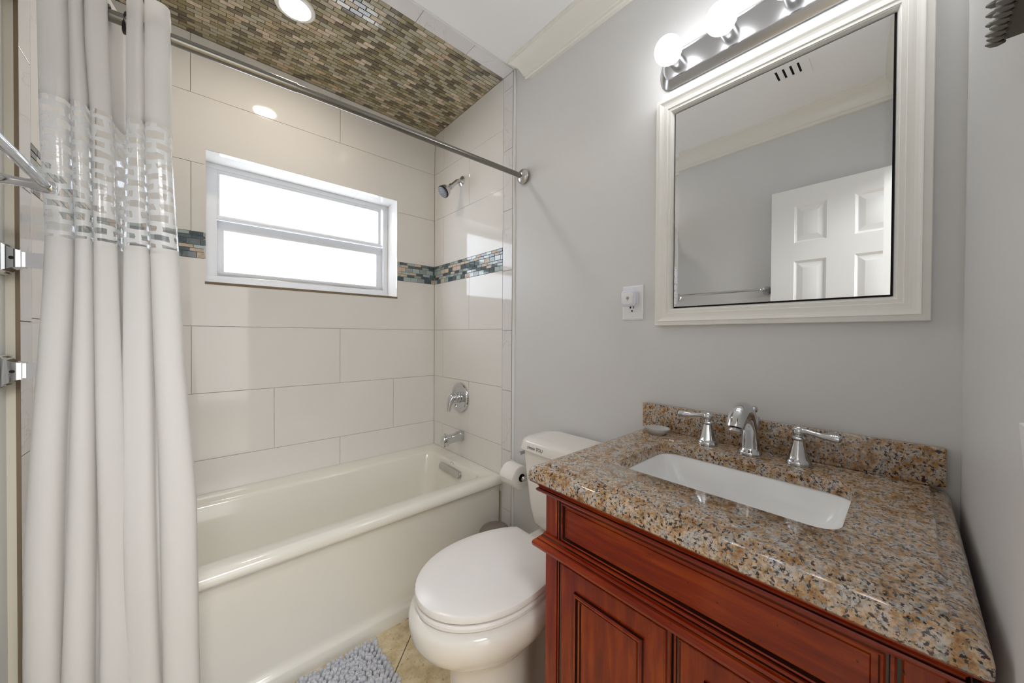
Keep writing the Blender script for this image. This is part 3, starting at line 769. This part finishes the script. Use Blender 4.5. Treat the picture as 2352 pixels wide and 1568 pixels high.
# ------------------------------------------------------------------ vanity
CY0, CY1 = -.066, .648; CX0 = .611; ZT = H-.319; ZG = ZT-.045
SX0, SX1, SY0, SY1 = .767, 1.044, .073, .500
def countertop():
    g = MB(); xb = XR-.002
    def lp(d, z, r=.006): return rrect(CX0+d, xb-d*.0, CY0+d, CY1-d, z, max(.002, r), 6)
    L = [lp(.004, ZG-.0), lp(.0, ZG+.004), lp(0, ZT-.026), lp(.0015, ZT-.019, .008), lp(.006, ZT-.0125, .008), lp(.013, ZT-.0085, .008), lp(.022, ZT-.0072, .008), lp(.030, ZT-.0068, .006), lp(.0305, ZT-.0012, .006), lp(.0325, ZT, .006)]
    hole = [rrect(SX0-.003, SX1+.003, SY0-.003, SY1+.003, ZT, .040, 6), rrect(SX0-.001, SX1+.001, SY0-.001, SY1+.001, ZT-.001, .038, 6), rrect(SX0, SX1, SY0, SY1, ZT-.003, .037, 6), rrect(SX0, SX1, SY0, SY1, ZT-.030, .037, 6)]
    g.loft(L+hole+[rrect(SX0-.02, SX1+.02, SY0-.02, SY1+.02, ZT-.030, .05, 6), rrect(SX0-.02, SX1+.02, SY0-.02, SY1+.02, ZG+.0, .05, 6), L[0]], False, False)
    o = g.build('countertop', gran, None, 28); return tag(o, 'speckled tan and black granite countertop with stepped edge on the vanity', 'countertop')
countertop()
g = MB(); g.box(1.162, XR-.002, -.058, .637, ZT+.0005, H-.2345, .002, 2)
tag(g.build('backsplash', gran), 'low speckled granite backsplash against the wall behind the faucet', 'backsplash')
def sink():
    t = thing('sink', 'white rectangular undermount sink set in the granite countertop', 'sink', (.905, .287, ZT-.17))
    g = MB(); zt = ZT-.0305
    g.loft([rrect(SX0-.016, SX1+.016, SY0-.016, SY1+.016, zt-.012, .045, 8), rrect(SX0-.016, SX1+.016, SY0-.016, SY1+.016, zt, .045, 8), rrect(SX0-.003, SX1+.003, SY0-.003, SY1+.003, zt, .04, 8), rrect(SX0+.001, SX1-.001, SY0+.002, SY1-.002, zt-.006, .04, 8),
            rrect(SX0+.014, SX1-.012, SY0+.022, SY1-.022, zt-.05, .045, 8), rrect(SX0+.034, SX1-.032, SY0+.070, SY1-.070, zt-.115, .05, 8), rrect(SX0+.055, SX1-.055, SY0+.10, SY1-.10, zt-.128, .05, 8), rrect(SX0+.10, SX1-.10, SY0+.17, SY1-.17, zt-.132, .03, 8)], False, True)
    g.build('basin', sink_white, t, 50)
    g = MB(); g.lathe([(.022, .0005), (.022, .002), (.016, .003), (.001, .0045)], (.905, .287, zt-.132), (0, 0, 1), 24); g.build('drain', chrome, t)
sink()

def vanity():
    xf = .652; y0, y1 = -.035, .622; zb = ZG-.001
    t = thing('vanity_cabinet', 'cherry red wooden vanity cabinet with raised panel doors under the granite top', 'vanity cabinet', (.90, .29, 0))
    g = MB()
    g.box(xf+.004, XR-.006, y1-.018, y1, 0.0, zb-.002, .001, 1); g.box(xf+.004, XR-.006, y0, y0+.018, 0, zb-.002, .001, 1)
    g.box(xf+.02, XR-.006, y0+.018, y1-.018, .10, .118); g.box(XR-.012, XR-.006, y0+.018, y1-.018, .118, zb-.002)
    g.build('carcass', wood_z, t, 30)
    # front stiles
    for a, b in ((y1-.036, y1+.001), (y0-.001, y0+.036)):
        g = MB(); nested(g, xf+.012, a, b, .0, zb-.002, [(0, 0), (0, .010), (.002, .012)]); g.build('stile', wood_z, t, 30)
    # dark reveal behind the fronts
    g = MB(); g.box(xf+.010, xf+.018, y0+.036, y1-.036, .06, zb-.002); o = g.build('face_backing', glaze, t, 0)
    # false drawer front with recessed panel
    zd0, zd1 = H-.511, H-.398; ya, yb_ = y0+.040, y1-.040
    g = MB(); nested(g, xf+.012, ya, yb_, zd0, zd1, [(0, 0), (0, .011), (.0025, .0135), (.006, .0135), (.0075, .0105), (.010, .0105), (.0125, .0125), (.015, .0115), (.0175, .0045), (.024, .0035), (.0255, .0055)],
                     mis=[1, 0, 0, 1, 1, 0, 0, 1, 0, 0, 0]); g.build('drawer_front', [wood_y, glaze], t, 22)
    # crown moulding below the stone (front and both ends), profile = (out, z)
    def wrap(nm, prof, mis=None):
        g = MB(); n = len(prof)
        def col(x_, y_, sx, sy): return [(x_-o_*sx if sx else x_, y_+o_*sy, z_) for o_, z_ in prof]
        xb = XR-.006
        L = [col(xb, y1, 0, 1), col(xf, y1, 1, 1), col(xf, y0, 1, -1), col(xb, y0, 0, -1)]
        for q in range(3):
            for k in range(n-1):
                g.add([L[q][k], L[q+1][k], L[q+1][k+1], L[q][k+1]], [(0, 1, 2, 3)], mis[k] if mis else 0)
        g.add(L[0], [tuple(range(n))]); g.add(L[3], [tuple(range(n))])
        return g.build(nm, [wood_y, glaze], t, 25)
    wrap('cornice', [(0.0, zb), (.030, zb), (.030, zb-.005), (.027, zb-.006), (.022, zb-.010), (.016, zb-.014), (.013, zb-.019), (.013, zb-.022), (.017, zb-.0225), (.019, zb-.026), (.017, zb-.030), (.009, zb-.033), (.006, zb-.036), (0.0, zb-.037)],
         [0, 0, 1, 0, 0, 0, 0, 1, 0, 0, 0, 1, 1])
    zm = H-.512
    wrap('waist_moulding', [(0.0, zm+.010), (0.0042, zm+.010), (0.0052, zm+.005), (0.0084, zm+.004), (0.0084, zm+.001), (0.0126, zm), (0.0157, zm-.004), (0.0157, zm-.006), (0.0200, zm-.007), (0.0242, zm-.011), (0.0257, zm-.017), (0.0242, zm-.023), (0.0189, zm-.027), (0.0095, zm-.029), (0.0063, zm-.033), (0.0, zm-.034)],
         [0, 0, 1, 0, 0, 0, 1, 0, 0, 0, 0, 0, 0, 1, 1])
    # two doors, each with a raised and moulded panel
    ym = (y0+y1)/2; zt_ = zm-.036
    for a, b, kn in ((ym+.002, y1-.040, ym+.03), (y0+.040, ym-.002, ym-.03)):
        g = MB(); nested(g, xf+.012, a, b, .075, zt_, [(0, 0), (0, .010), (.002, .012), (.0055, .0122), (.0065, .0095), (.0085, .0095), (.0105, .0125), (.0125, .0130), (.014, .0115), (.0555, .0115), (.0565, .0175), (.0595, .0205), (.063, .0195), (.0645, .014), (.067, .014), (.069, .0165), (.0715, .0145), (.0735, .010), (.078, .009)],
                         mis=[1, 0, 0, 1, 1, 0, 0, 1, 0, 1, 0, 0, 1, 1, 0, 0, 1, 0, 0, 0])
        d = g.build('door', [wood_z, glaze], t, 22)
        g = MB(); g.lathe([(.006, 0), (.006, .012), (.014, .018), (.015, .023), (.010, .028), (.001, .029)], (xf-.002, kn, .42), (-1, 0, 0), 20); g.build('knob', nickel, d)
    g = MB(); nested(g, xf+.012, y0-.001, y1+.001, .0, .075, [(0, 0), (0, .016), (.003, .019)]); g.build('plinth', wood_y, t, 30)
vanity()

# ------------------------------------------------------------------ faucet
def faucet():
    xb = 1.112; t = thing('sink_faucet', 'chrome widespread sink faucet with two lever handles and curved spout', 'faucet', (xb, .29, ZT))
    def handle(y, s_):
        g = MB(); z = ZT+.0005
        L = []
        for r, h in ((.0265, 0), (.0275, .004), (.0265, .010), (.0225, .014), (.0215, .0155), (.0185, .028), (.0155, .042), (.0125, .055), (.0118, .060), (.0145, .063), (.015, .066), (.012, .069), (.0085, .071), (.008, .075)):
            l = []
            for k in range(32):
                a = 2*PI*k/32; rr_ = r*(1+.035*math.cos(8*a)*(1 if .0155 <= h <= .060 else 0)); l.append((xb+rr_*math.cos(a), y+rr_*math.sin(a), z+h))
            L.append(l)
        g.loft(L); o = g.build('handle_base', chrome, t, 40)
        g = MB(); zl = z+.083
        g.sphere((xb, y, zl), .0135, 20)
        g.tube([(xb, y, zl+.001), (xb-.003, y+s_*.014, zl+.003), (xb-.006, y+s_*.030, zl+.001), (xb-.009, y+s_*.046, zl-.001), (xb-.012, y+s_*.062, zl-.001), (xb-.014, y+s_*.074, zl-.001), (xb-.0155, y+s_*.080, zl-.0012), (xb-.016, y+s_*.083, zl-.0012)],
               [.010, .0085, .0072, .0085, .0112, .0122, .0098, .004], 16, flat=.82)
        g.build('lever', chrome, o)
    handle(.400, 1); handle(.184, -1)
    g = MB(); y = .290; z = ZT+.0005
    g.lathe([(.0285, 0), (.0295, .004), (.028, .009), (.0235, .013), (.0225, .018)], (xb, y, z), (0, 0, 1), 36)
    path = [(xb, y, z+.014), (xb-.002, y, z+.04), (xb-.006, y, z+.07), (xb-.016, y, z+.097), (xb-.034, y, z+.118), (xb-.058, y, z+.131), (xb-.084, y, z+.132), (xb-.106, y, z+.122), (xb-.121, y, z+.106), (xb-.128, y, z+.092)]
    g.tube(path, [.0235, .0205, .0185, .0175, .0178, .0188, .0200, .0208, .0210, .0200], 24, flat=.95)
    g.build('spout', chrome, t, 40)
    g = MB(); g.lathe([(.013, 0), (.0145, .006), (.0145, .008)], (xb-.1275, y, z+.090), (-.42, 0, -.9), 20); g.build('aerator', nickel, t)
    g = MB(); g.tube([(xb+.030, y, z+.004), (xb+.030, y, z+.101)], .003, 10); g.lathe([(.0055, 0), (.007, .002), (.0045, .005), (.0045, .007), (.0085, .011), (.0105, .017), (.0085, .024), (.003, .0275)], (xb+.030, y, z+.100), (0, 0, 1), 20)
    g.build('lift_rod', chrome, t)
    g = MB(); L = []
    for q in range(7):
        h = q/6; L.append([(xb+.020*math.cos(a)*(1-.25*h)+.018*h+.004, y+.0185*math.sin(a)*(1-.1*h), z+.012+.086*h) for a in [2*PI*k/24 for k in range(24)]])
    g.loft(L); g.build('spout_back', chrome, t, 40)
faucet()

# cut glass soap dish at the back left corner of the counter
def soap_dish():
    c = Vector((1.113, .558, ZT+.0008)); t = thing('soap_dish', 'small clear ribbed glass dish at back left corner of the countertop', 'dish', tuple(c))
    g = MB(); L = []
    n = 80
    for r, h, rib in ((.026, 0, 0), (.028, .002, .0), (.036, .010, .0016), (.040, .018, .002), (.038, .0185, .002), (.033, .010, 0), (.025, .005, 0), (.002, .0048, 0)):
        L.append([(c.x+(r+rib*math.cos(20*2*PI*k/n))*.85*math.cos(2*PI*k/n), c.y+(r+rib*math.cos(20*2*PI*k/n))*math.sin(2*PI*k/n), c.z+h+(.0012*math.cos(20*2*PI*k/n) if rib and h > .015 else 0)) for k in range(n)])
    g.loft(L); g.build('bowl', clear_glass, t, 40)
soap_dish()

# ------------------------------------------------------------------ mirror
def wall_mirror():
    y0, y1, z0, z1 = -.033, .596, H+.038, H+.806; xw = XR-.0005
    t = thing('wall_mirror', 'rectangular mirror with wide white frame on wall above the sink', 'mirror', (XR, .2815, z0))
    g = MB()
    nested(g, xw, y0, y1, z0, z1, [(0, 0), (0, .020), (.0015, .0225), (.0135, .0245), (.0145, .0268), (.0165, .0262), (.022, .0235), (.028, .0218), (.034, .0212), (.0405, .0215), (.0415, .0190), (.043, .0188), (.0505, .0192), (.0515, .0168), (.0535, .0160), (.057, .009), (.0585, .004)], cap=False)
    g.build('frame', frame_white, t, 20)
    g = MB(); g.box(xw-.003, xw-.001, y0+.05, y1-.05, z0+.05, z1-.05); g.build('backing', dark, t, 0)
    i = .0625
    g = MB(); nested(g, xw, y0, y1, z0, z1, [(i, .004), (i, .0094), (i+.0125, .00985)], cap=True); g.build('glass', mirror, t, 0.1)
wall_mirror()

# vanity light: brushed bar with globe bulbs
def vanity_light():
    y0, y1, zc, hh = -.018, .590, H+.898, .0605; xw = XR-.0005
    t = thing('vanity_light', 'brushed nickel vanity light bar with round white globe bulbs above the mirror', 'wall light', (XR, .286, zc))
    def cap(ins, d):
        h = hh-ins; out = []
        for cy, a0 in ((y1-ins-h*.62, -90), (y0+ins+h*.62, 90)):
            for k in range(13):
                a = math.radians(a0+180*k/12); out.append((xw-d, cy+h*.62*math.cos(a), zc+h*math.sin(a)))
        return out
    g = MB(); g.loft([cap(0, 0), cap(0, .006), cap(.003, .0095), cap(.018, .024), cap(.020, .0255), cap(.0235, .0235), cap(.026, .0235)], False, True)
    g.build('back_plate', bar_steel, t, 30)
    for y in (.519, .366, .213, .060):
        g = MB(); g.lathe([(.0225, .0225), (.0225, .060), (.0195, .0605), (.0195, .058)], (xw, y, zc), (-1, 0, 0), 32); s_ = g.build('socket', bar_steel, t, 30)
        g = MB(); g.lathe([(.0175, .057), (.0185, .061)]+[(.0405*math.sin(a), .0995-.0405*math.cos(a)) for a in [math.radians(d) for d in range(28, 180, 8)]]+[(.0005, .14)], (xw, y, zc), (-1, 0, 0), 36)
        b = g.build('bulb', bulb_m, t); b['label'] = 'glowing white globe bulb'
vanity_light()

# recessed light in the mosaic ceiling
def downlight():
    c = (.292, 1.722); t = thing('recessed_light', 'round recessed light with white trim glowing in the mosaic ceiling over tub', 'ceiling light', (c[0], c[1], ZC))
    g = MB(); g.lathe([(.072, -.0005), (.072, .004), (.068, .0075), (.056, .0085), (.053, .006), (.053, .001)], (c[0], c[1], ZC), (0, 0, -1), 48, cap=False); g.build('trim_ring', trim_white, t)
    g = MB(); g.lathe([(.0528, .0005), (.0528, .0045), (.001, .0052)], (c[0], c[1], ZC), (0, 0, -1), 48); o = g.build('lens', can_m, t); o['label'] = 'glowing warm white lens'
downlight()

# ------------------------------------------------------------------ outlet and night light
def outlet():
    yc, zc, hw, hh = .690, H+.1245, .0415, .0630; xw = XR-.0005
    t = thing('wall_outlet', 'white wall outlet plate on grey wall left of the mirror', 'outlet', (XR, yc, zc))
    g = MB(); nested(g, xw, yc-hw, yc+hw, zc-hh, zc+hh, [(0, 0), (0, .0035), (.005, .0065), (.006, .0066)]); g.build('cover_plate', white_plastic, t, 20)
    g = MB(); nested(g, xw-.0066, yc-.018, yc+.018, zc-.035, zc+.035, [(0, 0), (.0006, .0014), (.0014, .002)])
    o = g.build('receptacle', white_plastic, t, 20)
    g = MB()
    for dz in (-.0215,):
        g.box(xw-.0090, xw-.0084, yc-.0085, yc-.0055, zc+dz+.0005, zc+dz+.0095); g.box(xw-.0090, xw-.0084, yc+.0055, yc+.0095, zc+dz+.0005, zc+dz+.0095); g.box(xw-.0090, xw-.0084, yc+.0035, yc+.0065, zc+dz+.003, zc+dz+.006)
        g.lathe([(.0034, .0084), (.0034, .0090)], (xw, yc, zc+dz-.0085), (-1, 0, 0), 14)
    o2 = g.build('slots', dark, o, 0); o2['label'] = 'dark plug slots'
    for dz in (.050, -.050):
        g = MB(); g.lathe([(.003, .0066), (.003, .0072), (.0015, .0077)], (xw, yc, zc+dz), (-1, 0, 0), 12); g.build('screw', white_plastic, t)
    # night light in the upper socket
    ny, nz = .690, H+.139; n = thing('night_light', 'small square white night light plugged into the wall outlet', 'night light', (xw-.009, ny, nz))
    def sq(h, d, r=.010): return [(xw-d, a, b) for a, b, _ in rrect(ny-h, ny+h, nz-h, nz+h, 0, r, 6)]
    g = MB(); g.loft([sq(.022, .0092), sq(.0265, .0105), sq(.0275, .013), sq(.0275, .022), sq(.0265, .0235)]); g.build('body', white_plastic, n, 30)
    g = MB(); g.loft([sq(.0265, .0236), sq(.0290, .0250), sq(.0298, .030), sq(.0285, .0355), sq(.0245, .0385), sq(.0215, .0390, .008)], False, False); o = g.build('light_ring', lens_plastic, n, 30); o['label'] = 'pale bluish diffuser ring'
    g = MB(); g.loft([sq(.0212, .036, .007), sq(.0212, .0392, .007), sq(.0200, .0398, .007)], False, True); f = g.build('front_face', white_plastic, n, 30)
    g = MB(); g.lathe([(.0056, .0398), (.0056, .0406), (.004, .0414), (.001, .0418)], (xw, ny, nz+.0005), (-1, 0, 0), 20); o = g.build('sensor', grey_sensor, n); o['label'] = 'round grey sensor'
    g = MB(); g.lathe([(.0012, .0398), (.0012, .0402)], (xw, ny, nz-.0085), (-1, 0, 0), 10); g.build('sensor_hole', dark, n)
outlet()

# ------------------------------------------------------------------ left wall: towel bar, brackets, door; ceiling vent
def towel_bar():
    z = H+.2975; xb = -.228
    t = thing('towel_bar', 'chrome towel bar on the left wall beside the shower curtain', 'towel bar', (XL, .925, z))
    g = MB(); g.tube([(xb, .612, z), (xb, 1.183, z)], .0085, 20); g.build('bar', chrome, t)
    for y in (.612, 1.181):
        g = MB(); g.lathe([(.027, .0005), (.027, .005), (.023, .010), (.015, .020), (.0105, .035), (.0088, .055), (.0092, .072), (.0125, .082), (.0135, .094), (.0125, .103), (.006, .107)], (XL, y, z), (1, 0, -.02), 28); g.build('post', chrome, t)
towel_bar()
def wall_bracket(z, label):
    yc = 1.335; t = thing('wall_bracket', label, 'bracket', (XL, yc, z), 'square brackets on the left wall')
    def sq(h, d, dy=0): return [(XL+d, yc+dy+a, z+b) for a, b in ((-h, -h), (h, -h), (h, h), (-h, h))]
    def rc(hy, hz, d): return [(XL+d, yc+a, z+b) for a, b in ((-hy, -hz), (hy, -hz), (hy, hz), (-hy, hz))]
    g = MB(); g.loft([rc(.035, .036, .0005), rc(.035, .036, .005), rc(.033, .033, .009), rc(.031, .031, .010)]); g.build('base_plate', chrome, t, 20)
    g = MB(); g.loft([rc(.029, .029, .010), rc(.026, .026, .014), rc(.021, .021, .021), rc(.0185, .0185, .029), rc(.018, .018, .034)]); nk = g.build('neck', chrome, t, 25)
    g = MB(); g.lathe([(.0035, 0), (.0035, .0008)], (XL+.0215, yc-.0217, z), (.35, -1, 0), 12); g.build('set_screw', dark, nk)
    g = MB(); g.loft([rc(.007, .0165, .033), rc(.007, .0165, .075), rc(.005, .0145, .078)]); g.build('arm', chrome, t, 25)
    return t
wall_bracket(H+.163, 'square chrome wall bracket at left edge of photo, the upper one, level with window')
wall_bracket(H-.084, 'square chrome wall bracket at left edge of photo, the lower of the two')
def door():
    d = bpy.data.objects.new('door_1', None); C.objects.link(d); d.location = (-.268, -.07, 0); d['_w'] = tuple(d.location); struct(d)
    x0, x1, y0, y1, z1 = -.287, -.252, -.070, .578, 2.106
    ps = [(y0+.108, y0+.270, H+.560, H+.776), (y0+.387, y0+.534, H+.560, H+.776), (y0+.108, y0+.270, H-.33, H+.452), (y0+.387, y0+.534, H-.33, H+.452), (y0+.108, y0+.270, .22, H-.45), (y0+.387, y0+.534, .22, H-.45)]
    g = MB(); 
    ys = sorted({y0, y1}|{p[0] for p in ps}|{p[1] for p in ps}); zs = sorted({.01, z1}|{p[2] for p in ps}|{p[3] for p in ps})
    for a, b in zip(ys, ys[1:]):
        for c, e in zip(zs, zs[1:]):
            if any(p[0] <= a and b <= p[1] and p[2] <= c and e <= p[3] for p in ps): continue
            g.add([(x1, a, c), (x1, b, c), (x1, b, e), (x1, a, e)], [(0, 1, 2, 3)])
    g.add([(x0, y0, .01), (x0, y1, .01), (x0, y1, z1), (x0, y0, z1)], [(3, 2, 1, 0)])
    g.add([(x0, y0, .01), (x1, y0, .01), (x1, y0, z1), (x0, y0, z1)], [(0, 1, 2, 3)]); g.add([(x0, y1, .01), (x1, y1, .01), (x1, y1, z1), (x0, y1, z1)], [(3, 2, 1, 0)])
    g.add([(x0, y0, z1), (x1, y0, z1), (x1, y1, z1), (x0, y1, z1)], [(0, 1, 2, 3)])
    g.build('slab', door_white, d, 20, recalc=False)
    for p in ps:
        L = [[(x1+dd, p[0]+i, p[2]+i), (x1+dd, p[1]-i, p[2]+i), (x1+dd, p[1]-i, p[3]-i), (x1+dd, p[0]+i, p[3]-i)] for i, dd in ((0, 0), (.003, -.004), (.006, -.005), (.009, -.009), (.013, -.010), (.040, -.003), (.042, -.0025))]
        g = MB(); g.loft(L, False, True); g.build('panel', door_white, d, 15)
door()
def vent():
    x0, x1, y0, y1 = .062, .270, .340, .502
    t = thing('ceiling_vent', 'white louvered air vent in the ceiling, seen reflected in the mirror', 'vent', ((x0+x1)/2, (y0+y1)/2, ZC))
    g = MB(); zc = ZC-.0005
    sl = [(y0+.036+k*.030, y0+.036+k*.030+.012) for k in range(4)]
    ys = [y0]+[q for a in sl for q in a]+[y1]
    for a, b in zip(ys[::2], ys[1::2]): g.box(x0, x1, a, b, zc-.005, zc-.002)
    for a, b in sl: g.box(x0, .104, a, b, zc-.005, zc-.002); g.box(.243, x1, a, b, zc-.005, zc-.002)
    g.build('face_plate', ceil_paint, t, 0)
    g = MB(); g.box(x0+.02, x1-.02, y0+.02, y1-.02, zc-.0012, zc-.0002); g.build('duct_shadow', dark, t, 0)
    for a, b in sl:
        g = MB(); g.add([(.104, b, zc-.0052), (.243, b, zc-.0052), (.243, b-.004, zc-.009), (.104, b-.004, zc-.009), (.104, b+.001, zc-.0052), (.243, b+.001, zc-.0052), (.243, b-.003, zc-.0098), (.104, b-.003, zc-.0098)],
                        [(0, 1, 2, 3), (4, 5, 6, 7), (0, 1, 5, 4), (2, 3, 7, 6), (0, 3, 7, 4), (1, 2, 6, 5)]); g.build('louver', ceil_paint, t, 0)
vent()

# ------------------------------------------------------------------ near wall: framed piece and switch
def hung_frame():
    x0, x1, z0, z1 = .39, .596, H+.300, H+.58; yw = YN+.0006
    t = thing('picture_frame', 'dark pewter picture frame with roped edge on the right wall', 'picture frame', ((x0+x1)/2, YN, z0))
    g = MB()
    def rc(i, d): return [(x0+i, yw+d, z0+i), (x1-i, yw+d, z0+i), (x1-i, yw+d, z1-i), (x0+i, yw+d, z1-i)]
    g.loft([rc(0, 0), rc(0, .0165), rc(.005, .0215), rc(.030, .024), rc(.034, .020), rc(.036, .012)], False, True); g.build('frame', pewter, t, 25)
    g = MB(); pts = []
    for a, b in (((x0, z0), (x1, z0)), ((x1, z0), (x1, z1)), ((x1, z1), (x0, z1)), ((x0, z1), (x0, z0))):
        n = int(math.hypot(b[0]-a[0], b[1]-a[1])/.0098)
        for k in range(n): pts.append((lerp(a[0], b[0], k/n), lerp(a[1], b[1], k/n), abs(b[0]-a[0]) > .01))
    for x, z, hz in pts:
        d = Vector((.0060, .0035, .0040)); c = Vector((x, yw+.021, z)); g.tube([c-d*1.3, c-d*.5, c+d*.5, c+d*1.3], [.0016, .0033, .0033, .0016], 8)
    o = g.build('rope_edge', pewter, t, 40)
hung_frame()
def switch():
    xc, zc = .480, H-.105; yw = YN+.0006
    t = thing('light_switch', 'white double light switch plate on right wall at the photo edge', 'light switch', (xc, YN, zc))
    def rc(hx, hz, d, dx=0, dz=0): return [(xc+dx-hx, yw+d, zc+dz-hz), (xc+dx+hx, yw+d, zc+dz-hz), (xc+dx+hx, yw+d, zc+dz+hz), (xc+dx-hx, yw+d, zc+dz+hz)]
    g = MB(); g.loft([rc(.058, .060, 0), rc(.058, .060, .004), rc(.053, .055, .007)], False, True); g.build('cover_plate', white_plastic, t, 20)
    for dx in (-.023, .023):
        g = MB(); g.loft([rc(.0165, .0335, .007, dx), [(xc+dx-.016, yw+.0075, zc-.033), (xc+dx+.016, yw+.0075, zc-.033), (xc+dx+.016, yw+.0125, zc+.033), (xc+dx-.016, yw+.0125, zc+.033)]], False, True); g.build('rocker', white_plastic, t, 20)
switch()

# ------------------------------------------------------------------ bath mat
def bath_mat():
    x0, x1, y0, y1 = -.20, .505, 1.00, 1.432
    t = thing('bath_mat', 'shaggy grey chenille bath mat on the floor along the tub', 'bath mat', ((x0+x1)/2, (y0+y1)/2, 0))
    g = MB(); g.box(x0+.004, x1-.004, y0+.004, y1-.004, .0008, .006, .002, 1); g.build('backing', mat_base, t)
    g = MB(); r_ = random.Random(3); p = .0140; nx = int((x1-x0)/p); ny = int((y1-y0)/p)
    for i in range(nx):
        for j in range(ny):
            x = x0+.006+(i+.5*(j % 2))*p+r_.uniform(-.002, .002); y = y0+.006+j*p+r_.uniform(-.002, .002)
            if x > x1 or y > y1: continue
            L_ = r_.uniform(.020, .028); rr_ = r_.uniform(.0064, .0080)
            lx, ly = r_.uniform(-.007, .007)+.004*math.sin(x*40), r_.uniform(-.007, .007)+.004*math.sin(y*37)
            if x1-x < .015: lx += .008
            if y1-y < .015: ly += .004
            path = [(x, y, .004), (x+lx*.3, y+ly*.3, .004+L_*.45), (x+lx*.75, y+ly*.75, .004+L_*.8), (x+lx, y+ly, .004+L_*.97), (x+lx*1.05, y+ly*1.05, .004+L_)]
            g.tube(path, [rr_*.8, rr_, rr_*1.05, rr_*.8, rr_*.15], 9, cap=False)
    o = g.build('pile', pile_m, t, 180, recalc=False); o['kind'] = 'stuff'
bath_mat()

for o in bpy.data.objects:
    if '_w' in o: del o['_w']
